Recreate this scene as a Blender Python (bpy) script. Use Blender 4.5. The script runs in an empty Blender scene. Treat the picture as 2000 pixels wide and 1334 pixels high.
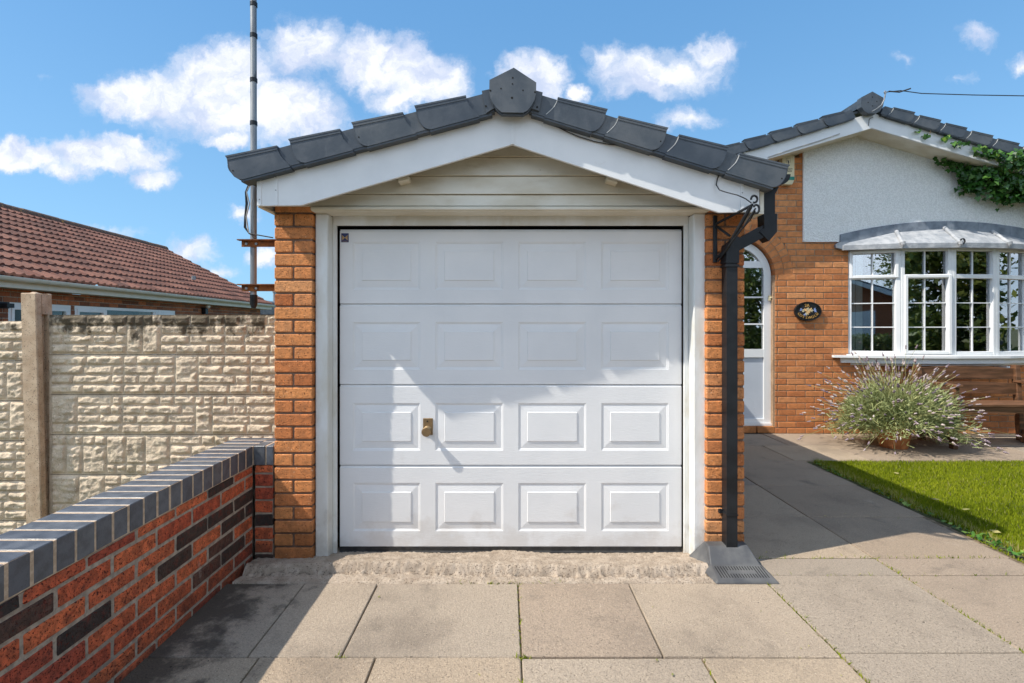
import bpy, bmesh, math, random
import numpy as np
from mathutils import Vector, Matrix
random.seed(4); RS = np.random.RandomState(7)
R = math.radians
scene = bpy.context.scene
C = scene.collection

# ------------------------------------------------------------------ camera
CH = 1.31                      # camera height
cam_d = bpy.data.cameras.new('camera'); cam = bpy.data.objects.new('camera', cam_d); C.objects.link(cam)
cam.location = (0, 0, CH); cam.rotation_euler = (R(90), 0, 0)
cam_d.sensor_width = 36; cam_d.lens = 17.28; cam_d.clip_end = 2000; cam_d.clip_start = .02
cam_d.shift_x = 10/2000; cam_d.shift_y = -30/2000
scene.camera = cam
# ------------------------------------------------------------------ light
SUN = Vector((.81, .265, -1.0)).normalized()      # direction the light travels
sd = bpy.data.lights.new('sun', 'SUN'); sun = bpy.data.objects.new('sun', sd); C.objects.link(sun)
sd.energy = 4.2; sd.angle = R(.53); sd.color = (1, .94, .84)
sun.rotation_euler = SUN.to_track_quat('-Z', 'Y').to_euler(); sun.location = (-5, -3, 8)
ELEV = math.asin(-SUN.z); SROT = math.atan2(-SUN.x, -SUN.y)
scene.view_settings.view_transform = 'Standard'; scene.view_settings.look = 'None'
scene.view_settings.gamma = 1; scene.view_settings.exposure = 0.52
SKY_STRENGTH = .15

def sock(n, s):
    return n.outputs[s] if s is not None else n.outputs[0]
class NT:
    """small node-tree helper"""
    def __init__(s, tree): s.t = tree; s.l = tree.links
    def n(s, typ, **kw):
        x = s.t.nodes.new(typ)
        for k, v in kw.items(): setattr(x, k, v)
        return x
    def put(s, inp, v):
        if v is None: return
        if isinstance(v, bpy.types.NodeSocket): s.l.new(v, inp)
        else: inp.default_value = v
    def math(s, op, a, b=None, c=None, clamp=False):
        x = s.n('ShaderNodeMath', operation=op, use_clamp=clamp)
        s.put(x.inputs[0], a); s.put(x.inputs[1], b); s.put(x.inputs[2], c); return x.outputs[0]
    def vec(s, op, a, b=None, c=None, scale=None):
        x = s.n('ShaderNodeVectorMath', operation=op)
        s.put(x.inputs[0], a); s.put(x.inputs[1], b); s.put(x.inputs[2], c)
        if scale is not None: s.put(x.inputs[3], scale)
        return x.outputs['Value'] if op in ('LENGTH', 'DOT_PRODUCT', 'DISTANCE') else x.outputs[0]
    def mix(s, f, a, b, blend='MIX'):
        x = s.n('ShaderNodeMix', data_type='RGBA', blend_type=blend)
        s.put(x.inputs[0], f); s.put(x.inputs[6], a); s.put(x.inputs[7], b); return x.outputs[2]
    def noise(s, v, scale, detail=4, rough=.55, w=None):
        x = s.n('ShaderNodeTexNoise'); s.put(x.inputs['Vector'], v); x.inputs['Scale'].default_value = scale
        x.inputs['Detail'].default_value = detail; x.inputs['Roughness'].default_value = rough; return x
    def rng(s, v, a, b, c=0., d=1., smooth=True):
        x = s.n('ShaderNodeMapRange', interpolation_type='SMOOTHSTEP' if smooth else 'LINEAR')
        s.put(x.inputs[0], v)
        for i, q in enumerate((a, b, c, d)): s.put(x.inputs[i+1], q)
        return x.outputs[0]
def rgba(c): return (c[0], c[1], c[2], 1)

# ------------------------------------------------------------------ world: sky with clouds
world = bpy.data.worlds.new('World'); scene.world = world; world.use_nodes = True
t = NT(world.node_tree); world.node_tree.nodes.clear()
sky = t.n('ShaderNodeTexSky', sky_type='NISHITA', sun_disc=False, sun_elevation=ELEV, sun_rotation=SROT, altitude=0, air_density=1.0, dust_density=.6, ozone_density=1.4)
tc = t.n('ShaderNodeTexCoord'); sep = t.n('ShaderNodeSeparateXYZ'); t.l.new(tc.outputs['Generated'], sep.inputs[0])
ay = t.math('MAXIMUM', t.math('ABSOLUTE', sep.outputs[1]), .12)
u = t.math('DIVIDE', sep.outputs[0], ay); v = t.math('DIVIDE', sep.outputs[2], ay)
cmb = t.n('ShaderNodeCombineXYZ'); t.l.new(u, cmb.inputs[0]); t.l.new(v, cmb.inputs[1]); uv = cmb.outputs[0]
wn = t.noise(uv, 7, 6, .62); wv = t.vec('MULTIPLY_ADD', t.vec('SUBTRACT', wn.outputs['Color'], (.5, .5, .5)), (.14, .11, 0), uv)
wn2 = t.noise(uv, 24, 6, .65); wv = t.vec('MULTIPLY_ADD', t.vec('SUBTRACT', wn2.outputs['Color'], (.5, .5, .5)), (.05, .045, 0), wv)
blobs = [(290,185,150,48,1),(430,150,105,75,1.1),(550,215,125,65,1.05),(595,90,95,62,.85),(440,272,48,20,.8),(475,215,200,60,.9),
 (745,120,105,62,1.1),(840,150,80,55,.95),(800,185,110,30,.7),(195,300,125,38,1),(45,310,90,36,1),(290,340,55,26,.7),(245,275,55,22,.8),(110,335,100,22,.6),
 (1045,160,70,50,.95),(1130,185,34,22,.8),(1290,135,140,48,.78),(1385,100,80,34,.7),(1190,105,50,34,.62),(1250,165,80,30,.65),(1340,232,66,28,.62),
 (1905,75,50,32,.5),(1995,130,30,26,.6),(1750,120,30,16,.35),(1870,160,34,14,.3),(468,420,40,20,.62),(370,490,62,32,.66),(430,528,50,18,.5),(520,495,36,26,.75),
 (205,445,80,16,.4),(85,150,30,10,.2),(2250,300,200,70,.9),(-300,250,220,80,.9),(900,-260,300,90,.9)]
acc = None
for (bx, by, rx, ry, wgt) in blobs:
    sx, sy = 960/rx, 960/ry
    p = t.vec('MULTIPLY_ADD', wv, (sx, sy, 0), (-(bx-990)/960*sx, -(637-by)/960*sy, 0))
    f = t.math('MULTIPLY_ADD', t.vec('LENGTH', p), -.75*wgt, wgt)
    acc = f if acc is None else t.math('SMOOTH_MAX', acc, f, .12)
fn = t.noise(wv, 12, 10, .68)
dens = t.math('ADD', acc, t.math('MULTIPLY_ADD', fn.outputs[0], .75, -.36))
alpha = t.rng(dens, .10, .60, 0, .95)
# added fill cloud behind the camera, from plain noise, follows below
shade = t.rng(t.noise(t.vec('ADD', wv, (.03, -.06, 0)), 9, 6, .62).outputs[0], .36, .58)
ccol = t.mix(t.math('MULTIPLY', shade, t.rng(dens, .25, .75, .45, 1)), (3.1, 3.5, 4.5, 1), (5.1, 5.15, 5.35, 1))
skyc = t.mix(1, sky.outputs[0], (.82, 1.12, 1.36, 1), 'MULTIPLY')
grad = t.mix(t.rng(sep.outputs[2], .0, .62, 0, 1), (1.32, 2.6, 3.9, 1), (.66, 1.72, 3.25, 1))
skyc = t.mix(.8, skyc, grad)
# bright fill added as unseen cloud in the sky half behind the camera
bk = t.math('MULTIPLY', t.rng(t.noise(tc.outputs['Generated'], 3.2, 7, .62).outputs[0], .40, .62, 0, .92), t.rng(sep.outputs[1], -.02, -.30))
out = t.mix(bk, t.mix(alpha, skyc, ccol), (7.9, 8.7, 9.9, 1))
bg = t.n('ShaderNodeBackground'); t.l.new(out, bg.inputs[0]); bg.inputs[1].default_value = SKY_STRENGTH
wo = t.n('ShaderNodeOutputWorld'); t.l.new(bg.outputs[0], wo.inputs[0])

# ------------------------------------------------------------------ materials
def mat(name, c1, c2=None, ns=12, rough=.6, bump=0, bs=120, metal=0, spec=.5, tints=None, speck=None, stains=(), stretch=(1, 1, 1), bstretch=None, coarse=None, nlo=.35, nhi=.65, detail=6, trans=0):
    """c1/c2 mottled by noise; tints = list of (pos, colour) picked by the per-face 'rnd' attribute; speck = (colour, scale, lo, hi); stains = (colour, scale, lo, hi, max, stretch)"""
    m = bpy.data.materials.new(name); m.use_nodes = True; nt = NT(m.node_tree)
    b = m.node_tree.nodes['Principled BSDF']
    co = nt.n('ShaderNodeTexCoord').outputs['Object']
    at = nt.n('ShaderNodeAttribute', attribute_name='rnd').outputs['Fac']
    vco = nt.vec('ADD', nt.vec('MULTIPLY', co, stretch), nt.vec('SCALE', (13, 29, 7), scale=at)) if tints else nt.vec('MULTIPLY', co, stretch)
    f = nt.rng(nt.noise(vco, ns, detail).outputs[0], nlo, nhi)
    col = nt.mix(f, rgba(c1), rgba(c2 or c1))
    if tints:
        cr = nt.n('ShaderNodeValToRGB'); el = cr.color_ramp.elements
        while len(el) > 1: el.remove(el[0])
        el[0].position = tints[0][0]; el[0].color = rgba(tints[0][1])
        for p, c in tints[1:]:
            e = el.new(p); e.color = rgba(c)
        nt.l.new(at, cr.inputs[0])
        col = nt.mix(1, cr.outputs[0], col, 'MULTIPLY')
    for (sc, ss, lo, hi, mx, st) in stains:
        g = nt.noise(nt.vec('MULTIPLY', co, st), ss, 7, .62).outputs[0]
        col = nt.mix(nt.rng(g, lo, hi, 0, mx), col, rgba(sc))
    hgt = nt.noise(nt.vec('MULTIPLY', co, bstretch or stretch), bs, 5, .6).outputs[0]
    if coarse:
        hgt = nt.math('ADD', hgt, nt.math('MULTIPLY', nt.noise(co, coarse[0], 4).outputs[0], coarse[1]))
    if speck:
        for sp in (speck if isinstance(speck, list) else [speck]):
            g = nt.noise(nt.vec('ADD', nt.vec('MULTIPLY', co, stretch), (3, 1, 2)), sp[1], 2, .5).outputs[0]
            k = nt.rng(g, sp[2], sp[3])
            col = nt.mix(k, col, rgba(sp[0]))
            if len(sp) > 4: hgt = nt.math('SUBTRACT', hgt, nt.math('MULTIPLY', k, sp[4]))
    nt.l.new(col, b.inputs['Base Color'])
    rr = nt.math('MULTIPLY_ADD', f, .12, rough-.06); nt.l.new(rr, b.inputs['Roughness'])
    b.inputs['Metallic'].default_value = metal; b.inputs['Specular IOR Level'].default_value = spec
    if bump:
        bn = nt.n('ShaderNodeBump'); bn.inputs['Strength'].default_value = 1; bn.inputs['Distance'].default_value = bump
        nt.l.new(hgt, bn.inputs['Height']); nt.l.new(bn.outputs[0], b.inputs['Normal'])
    if trans:
        tr = nt.n('ShaderNodeBsdfTranslucent'); nt.l.new(col, tr.inputs[0]); ms = nt.n('ShaderNodeMixShader'); ms.inputs[0].default_value = trans
        o = m.node_tree.nodes['Material Output']
        nt.l.new(b.outputs[0], ms.inputs[1]); nt.l.new(tr.outputs[0], ms.inputs[2]); nt.l.new(ms.outputs[0], o.inputs[0])
    return m
def glass(name, tint=(.9, .95, .95), refl=1.7, k=2.1, b=.10):
    m = bpy.data.materials.new(name); m.use_nodes = True; nt = NT(m.node_tree); m.node_tree.nodes.clear()
    fr = nt.n('ShaderNodeFresnel'); fr.inputs[0].default_value = refl
    gl = nt.n('ShaderNodeBsdfGlossy'); gl.inputs['Roughness'].default_value = .01; gl.inputs[0].default_value = (.95, .97, 1, 1)
    nb = nt.n('ShaderNodeBump'); nb.inputs['Distance'].default_value = .0012; nb.inputs['Strength'].default_value = 1
    nt.l.new(nt.noise(nt.n('ShaderNodeTexCoord').outputs['Object'], 2.2, 1).outputs[0], nb.inputs['Height']); nt.l.new(nb.outputs[0], gl.inputs['Normal'])
    tr = nt.n('ShaderNodeBsdfTransparent'); tr.inputs[0].default_value = rgba(tint)
    ms = nt.n('ShaderNodeMixShader'); nt.l.new(nt.math('MULTIPLY_ADD', fr.outputs[0], k, b, clamp=True), ms.inputs[0])
    nt.l.new(tr.outputs[0], ms.inputs[1]); nt.l.new(gl.outputs[0], ms.inputs[2])
    o = nt.n('ShaderNodeOutputMaterial'); nt.l.new(ms.outputs[0], o.inputs[0]); return m
V1 = (1, 1, 1)
M = {}
M['brick_o'] = mat('orange_brick', (.80, .80, .80), (1.1, 1.06, 1.0), ns=30, rough=.85, bump=.004, bs=130, spec=.2,
   tints=[(0, (.44, .145, .052)), (.25, (.58, .22, .082)), (.55, (.65, .27, .10)), (.8, (.54, .19, .068)), (1, (.68, .32, .14))],
   speck=[((.13, .04, .02), 150, .62, .68, 2.0), ((.80, .50, .30), 120, .66, .74)], stains=[((.12, .07, .04), 5, .6, .8, .35, V1)], coarse=(40, 1.2))
M['brick_house'] = mat('house_brick', (.84, .84, .84), (1.08, 1.05, 1.0), ns=22, rough=.85, bump=.003, bs=110, spec=.2,
   tints=[(0, (.44, .165, .066)), (.3, (.56, .22, .085)), (.6, (.62, .255, .10)), (.85, (.51, .185, .07)), (1, (.64, .29, .125))],
   speck=[((.14, .045, .02), 170, .66, .72, 1.2)], stains=[((.16, .075, .04), 1.5, .55, .8, .4, V1)], coarse=(30, 1.))
M['brick_r'] = mat('red_brick', (.7, .7, .7), (1.25, 1.15, 1.1), ns=35, rough=.78, bump=.0045, bs=120, spec=.3,
   tints=[(0, (.50, .115, .05)), (.30, (.64, .165, .065)), (.55, (.48, .10, .045)), (.66, (.36, .075, .042)), (.70, (.075, .048, .036)), (.88, (.036, .031, .028)), (1, (.14, .07, .048))],
   speck=[((.11, .022, .014), 105, .60, .68, 1.6), ((.035, .012, .01), 220, .62, .68, 1)], stains=[((.52, .42, .35), 11, .64, .82, .55, (1, 1, .6)), ((.035, .022, .02), 9, .56, .74, .65, V1), ((.22, .035, .02), 26, .5, .7, .5, V1)], coarse=(38, 2.0))
M['brick_n'] = mat('brown_brick', (.8, .8, .8), (1.15, 1.1, 1.05), ns=20, rough=.85, bump=.003, bs=90,
   tints=[(0, (.16, .06, .03)), (.35, (.34, .11, .045)), (.7, (.46, .16, .06)), (1, (.20, .085, .05))], speck=[((.05, .02, .015), 90, .62, .68)])
M['blue'] = mat('blue_engineering_brick', (.060, .064, .071), (.105, .11, .118), ns=25, rough=.42, bump=.0012, bs=160,
   tints=[(0, (.8, .82, .9)), (.5, (1.15, 1.15, 1.15)), (1, (.95, 1, 1.12))], speck=[((.03, .03, .03), 150, .68, .74)], stains=[((.3, .27, .24), 7, .68, .85, .4, V1)])
M['mortar_o'] = mat('brown_mortar', (.17, .10, .065), (.24, .15, .10), ns=60, rough=.95, bump=.004, bs=200, stains=[((.07, .045, .035), 4, .5, .75, .6, V1)])
M['mortar_h'] = mat('buff_mortar', (.30, .185, .11), (.40, .27, .17), ns=60, rough=.95, bump=.004, bs=160, stains=[((.16, .10, .06), 3, .5, .75, .6, V1)])
M['mortar_r'] = mat('grey_mortar', (.28, .225, .175), (.46, .375, .29), ns=40, rough=.95, bump=.005, bs=140, stains=[((.08, .065, .055), 5, .5, .72, .7, V1)])
M['mortar_c'] = mat('pale_mortar', (.44, .31, .205), (.58, .43, .30), ns=60, rough=.95, bump=.003, bs=180)
M['upvc'] = mat('white_plastic', (.80, .80, .80), (.74, .75, .75), ns=3, rough=.28, spec=.5)
M['barge'] = mat('white_barge_plastic', (.76, .765, .765), (.70, .71, .715), ns=4, rough=.35, bump=.0006, bs=18, bstretch=(.3, 1, 1), stains=[((.38, .26, .13), 10, .64, .84, .35, (1, 1, 1))])
M['paint'] = mat('weathered_white_paint', (.72, .73, .72), (.62, .61, .56), ns=7, rough=.5, bump=.0016, bs=70, stretch=(1, 1, .35),
   stains=[((.42, .34, .20), 6, .52, .78, .45, (1, 1, .5)), ((.10, .07, .05), 30, .74, .80, .8, (1, 1, .4))])
M['clad'] = mat('aged_cladding', (.72, .68, .58), (.60, .54, .42), ns=5, rough=.55, bump=.001, bs=60, stretch=(.5, 1, 1.2),
   stains=[((.30, .21, .11), 5, .56, .80, .5, (.6, 1, 2)), ((.06, .045, .03), 60, .70, .76, .7, (.5, 1, 1))])
M['door'] = mat('door_white', (.74, .735, .73), (.69, .69, .69), ns=2.2, rough=.42, bump=.0011, bs=90, stretch=(1, 1, 1), bstretch=(.35, 1, 3.5),
   stains=[((.45, .36, .30), 3, .68, .85, .3, (.6, 1, 2)), ((.25, .2, .16), 120, .80, .84, .7, V1)])
M['black_rubber'] = mat('black_rubber', (.012, .012, .013), (.03, .028, .026), ns=40, rough=.6)
M['dark'] = mat('dark_void', (.006, .006, .006), rough=.9)
M['tile'] = mat('slate_grey_tile_plastic', (.036, .047, .060), (.066, .077, .090), ns=7, rough=.44, bump=.0012, bs=22, spec=.5, tints=[(0, (.78, .84, .92)), (.5, (1.05, 1.05, 1.05)), (1, (1.45, 1.35, 1.25))],
   stains=[((.17, .175, .18), 9, .55, .82, .5, (1, 1, .4)), ((.015, .02, .025), 14, .62, .78, .5, V1), ((.25, .24, .22), 70, .74, .8, .5, V1)])
M['tile_edge'] = mat('grey_tile_worn_edge', (.42, .42, .42), (.5, .5, .48), rough=.6)
M['pantile'] = mat('concrete_roof_tile', (.8, .8, .8), (1.15, 1.12, 1.1), ns=9, rough=.9, bump=.003, bs=150, tints=[(0, (.12, .052, .037)), (.5, (.175, .073, .050)), (1, (.24, .108, .074))],
   speck=[((.42, .35, .28), 60, .74, .80)], stains=[((.07, .04, .03), 3, .55, .8, .5, V1)])
M['ridge'] = mat('lichened_ridge_tile', (.10, .06, .045), (.2, .11, .07), ns=18, rough=.95, bump=.008, bs=50, stains=[((.55, .26, .05), 9, .6, .7, .8, V1), ((.03, .03, .025), 12, .55, .7, .8, V1)])
M['slab'] = mat('concrete_paving', (.86, .86, .86), (1.12, 1.11, 1.09), ns=150, nlo=.36, nhi=.64, detail=4, rough=.9, bump=.004, bs=170, spec=.2,
   tints=[(0, (.28, .235, .19)), (.25, (.39, .315, .24)), (.5, (.325, .25, .182)), (.75, (.395, .31, .225)), (1, (.31, .24, .185))], speck=[((.16, .125, .09), 230, .63, .70, .8), ((.66, .55, .43), 210, .68, .74), ((.05, .04, .03), 60, .74, .77)],
   stains=[((.15, .12, .095), 1.7, .46, .74, .55, V1), ((.10, .085, .07), 4.5, .58, .74, .4, V1), ((.13, .11, .09), 14, .64, .80, .4, V1), ((.50, .42, .33), 5, .62, .80, .35, V1)], coarse=(60, .8))
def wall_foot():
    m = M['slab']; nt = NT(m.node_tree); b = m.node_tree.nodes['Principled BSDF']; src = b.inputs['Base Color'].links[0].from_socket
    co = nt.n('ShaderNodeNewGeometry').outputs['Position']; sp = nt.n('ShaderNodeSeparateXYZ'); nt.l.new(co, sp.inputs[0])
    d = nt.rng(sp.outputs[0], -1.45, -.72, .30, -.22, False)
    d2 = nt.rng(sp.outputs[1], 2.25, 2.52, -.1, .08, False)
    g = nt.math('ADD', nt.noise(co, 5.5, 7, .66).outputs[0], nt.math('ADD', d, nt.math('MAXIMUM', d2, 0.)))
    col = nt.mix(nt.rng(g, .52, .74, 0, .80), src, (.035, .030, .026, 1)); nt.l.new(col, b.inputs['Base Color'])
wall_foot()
M['joint'] = mat('joint_dirt', (.12, .09, .055), (.26, .19, .12), ns=30, rough=1, bump=.01, bs=60, stains=[((.10, .13, .03), 12, .60, .66, .6, V1)])
M['rough'] = mat('broken_concrete', (.34, .27, .205), (.45, .365, .285), ns=16, rough=1, bump=.004, bs=200, spec=.2, speck=[((.14, .10, .065), 190, .60, .68, 1.3), ((.62, .52, .42), 170, .70, .75)], stains=[((.16, .11, .075), 9, .56, .74, .55, (.5, 1, 1))])
M['stone'] = mat('reconstituted_stone', (.70, .565, .415), (.52, .415, .30), ns=9, rough=.95, bump=.006, bs=90, spec=.2, speck=[((.82, .70, .54), 120, .62, .70), ((.2, .14, .09), 110, .66, .72)], stains=[((.20, .145, .095), 7, .54, .76, .55, (1, 1, .6)), ((.34, .29, .17), 2.5, .55, .75, .4, (1, 1, .5))])
M['post'] = mat('aged_concrete_post', (.45, .315, .205), (.58, .435, .30), ns=12, rough=.95, bump=.005, bs=130, speck=[((.12, .09, .07), 140, .62, .68)], stains=[((.10, .11, .05), 5, .58, .72, .6, (1, 1, .4))])
M['black'] = mat('black_plastic', (.010, .011, .013), (.018, .02, .023), ns=8, spec=.3, rough=.4, bump=.0006, bs=30, stains=[((.12, .11, .1), 14, .66, .8, .35, V1)])
M['greyp'] = mat('weathered_grey_plastic', (.065, .065, .068), (.12, .118, .115), ns=8, rough=.6, bump=.001, bs=90, stains=[((.22, .20, .18), 9, .58, .8, .5, V1)])
M['galv'] = mat('galvanised_steel', (.20, .205, .21), (.36, .36, .355), ns=20, rough=.5, metal=.5, bump=.001, bs=60, stretch=(1, 1, .2), stains=[((.06, .055, .05), 25, .58, .68, .8, (1, 1, .25))])
M['rust'] = mat('rusty_steel', (.30, .10, .02), (.12, .05, .025), ns=25, rough=.9, bump=.003, bs=90, stains=[((.5, .25, .05), 18, .58, .7, .7, V1)])
M['oldbrass'] = mat('tarnished_handle_metal', (.30, .20, .10), (.22, .15, .08), ns=20, rough=.42, metal=.6)
M['lead'] = mat('lead_sheet', (.42, .425, .435), (.28, .295, .315), ns=9, rough=.66, bump=.012, bs=9, stains=[((.20, .22, .25), 9, .50, .72, .7, (1, 1, 2)), ((.42, .35, .28), 12, .60, .8, .4, V1)])
M['leadd'] = mat('dark_lead_flashing', (.13, .155, .19), (.22, .25, .29), ns=9, rough=.6, bump=.005, bs=16)
M['render'] = mat('white_roughcast', (.95, .95, .93), (.83, .83, .81), ns=75, nlo=.42, nhi=.58, detail=2, rough=.95, bump=.02, bs=60, spec=.2, stains=[((.48, .40, .30), 1.6, .6, .85, .35, V1)], coarse=(90, .5))
M['terra'] = mat('terracotta', (.38, .12, .035), (.52, .2, .07), ns=14, rough=.8, bump=.002, bs=70, stains=[((.6, .42, .3), 10, .6, .75, .4, V1), ((.1, .05, .03), 8, .6, .78, .5, V1)])
M['wood'] = mat('stained_bench_wood', (.085, .04, .018), (.18, .082, .038), ns=14, rough=.6, bump=.0025, bs=40, stretch=(.25, 1, 2.2), stains=[((.4, .22, .11), 6, .6, .8, .4, (.3, 1, 2)), ((.03, .015, .01), 14, .64, .75, .7, (.3, 1, 3))])
M['cream'] = mat('cream_plastic', (.70, .62, .40), (.62, .55, .36), ns=6, rough=.5)
M['creamw'] = mat('aged_white_gutter', (.66, .63, .52), (.72, .70, .62), ns=4, rough=.5, stains=[((.35, .3, .2), 5, .6, .8, .4, (1, .3, 1))])
M['green'] = mat('green_paint', (.01, .22, .16), rough=.5)
M['blackpaint'] = mat('black_gloss', (.01, .01, .012), (.02, .02, .022), rough=.3)
M['gold'] = mat('gold_paint', (.55, .34, .10), (.45, .25, .07), ns=60, rough=.45)
M['pink'] = mat('petal_paint', (.72, .36, .2), (.8, .6, .25), ns=60, rough=.5)
M['bluep'] = mat('blue_petal_paint', (.12, .22, .55), (.4, .5, .8), ns=60, rough=.5)
M['navy'] = mat('navy_badge', (.01, .015, .09), rough=.35)
M['glass'] = glass('window_glass')
M['glass2'] = glass('dark_window_glass', (.8, .85, .85), 1.3, .18, .0)
M['frost'] = mat('grey_door_panel', (.50, .54, .60), (.46, .50, .56), ns=3, rough=.3)
M['room'] = mat('room_walls', (.10, .09, .08), rough=.9)
M['blind'] = mat('pale_vertical_blind', (.62, .62, .56), (.54, .55, .5), ns=8, rough=.8, stretch=(4, 1, .2))
M['earth'] = mat('earth_ground', (.10, .09, .05), (.07, .10, .03), ns=3, rough=1, bump=.02, bs=20)
M['soil'] = mat('lawn_soil', (.06, .075, .02), (.10, .085, .04), ns=20, rough=1, bump=.01, bs=60)
M['grass'] = mat('grass_blades', (.52, .62, .5), (1.08, 1.10, .9), ns=2.6, rough=.9, spec=.2, tints=[(0, (.13, .17, .006)), (.5, (.27, .31, .012)), (.9, (.38, .39, .03)), (.93, (.42, .36, .16)), (1, (.5, .42, .2))], trans=.3)
M['leaf'] = mat('tree_leaves', (.7, .75, .7), (1.15, 1.1, 1.0), ns=2, rough=.5, tints=[(0, (.05, .09, .025)), (.5, (.13, .19, .045)), (.85, (.28, .31, .07)), (1, (.52, .38, .09))], trans=.35)
M['ivy'] = mat('ivy_leaves', (.9, .9, .9), (1.1, 1.1, 1.1), ns=20, rough=.38, tints=[(0, (.02, .07, .012)), (.6, (.04, .13, .018)), (.85, (.10, .22, .03)), (1, (.30, .42, .06))], trans=.25)
M['lavleaf'] = mat('lavender_foliage', (.9, .9, .9), (1.1, 1.1, 1.1), ns=20, rough=.7, tints=[(0, (.12, .15, .05)), (.4, (.30, .34, .13)), (.75, (.42, .46, .22)), (1, (.58, .52, .20))], trans=.2)
M['lavstem'] = mat('lavender_stems', (.40, .37, .16), (.30, .30, .13), ns=20, rough=.7)
M['lavflower'] = mat('lavender_heads', (.9, .9, .9), (1.1, 1.1, 1.1), ns=60, rough=.8, tints=[(0, (.14, .10, .13)), (.4, (.25, .19, .22)), (.8, (.42, .34, .32)), (1, (.52, .45, .40))])
M['bark'] = mat('bark', (.10, .07, .045), (.16, .12, .08), ns=10, rough=1, bump=.01, bs=30)
M['asph'] = mat('asphalt', (.05, .05, .05), (.07, .07, .068), ns=30, rough=.95, bump=.004, bs=150)
M['wire'] = mat('cable_sheath', (.012, .012, .013), rough=.5)
M['wirew'] = mat('pale_cable_sheath', (.45, .44, .42), rough=.5)

def foot_tint(m, z0, z1, colr, mx):  # mixes a given colour in by noise, more towards the bottom
    nt = NT(m.node_tree); b = m.node_tree.nodes['Principled BSDF']; src = b.inputs['Base Color'].links[0].from_socket
    co = nt.n('ShaderNodeNewGeometry').outputs['Position']; sp = nt.n('ShaderNodeSeparateXYZ'); nt.l.new(co, sp.inputs[0])
    g = nt.math('ADD', nt.noise(co, 6, 6, .65).outputs[0], nt.rng(sp.outputs[2], z0, z1, .22, -.14, False))
    nt.l.new(nt.mix(nt.rng(g, .50, .72, 0, mx), src, rgba(colr)), b.inputs['Base Color'])
foot_tint(M['brick_o'], -.02, .4, (.15, .075, .03), .45); foot_tint(M['mortar_o'], -.02, .5, (.05, .03, .02), .6)
foot_tint(M['brick_r'], -.02, .4, (.05, .03, .022), .55); foot_tint(M['door'], -.02, .30, (.42, .36, .30), .28); foot_tint(M['paint'], -.04, .35, (.35, .30, .24), .4)
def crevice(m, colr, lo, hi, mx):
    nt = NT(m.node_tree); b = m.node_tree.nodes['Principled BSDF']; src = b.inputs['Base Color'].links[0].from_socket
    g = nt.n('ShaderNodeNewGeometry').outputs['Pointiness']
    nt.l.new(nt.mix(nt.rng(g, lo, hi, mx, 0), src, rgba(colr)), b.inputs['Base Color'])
crevice(M['rough'], (.09, .065, .045), .40, .50, .85); crevice(M['stone'], (.34, .27, .19), .38, .48, .4)

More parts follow.
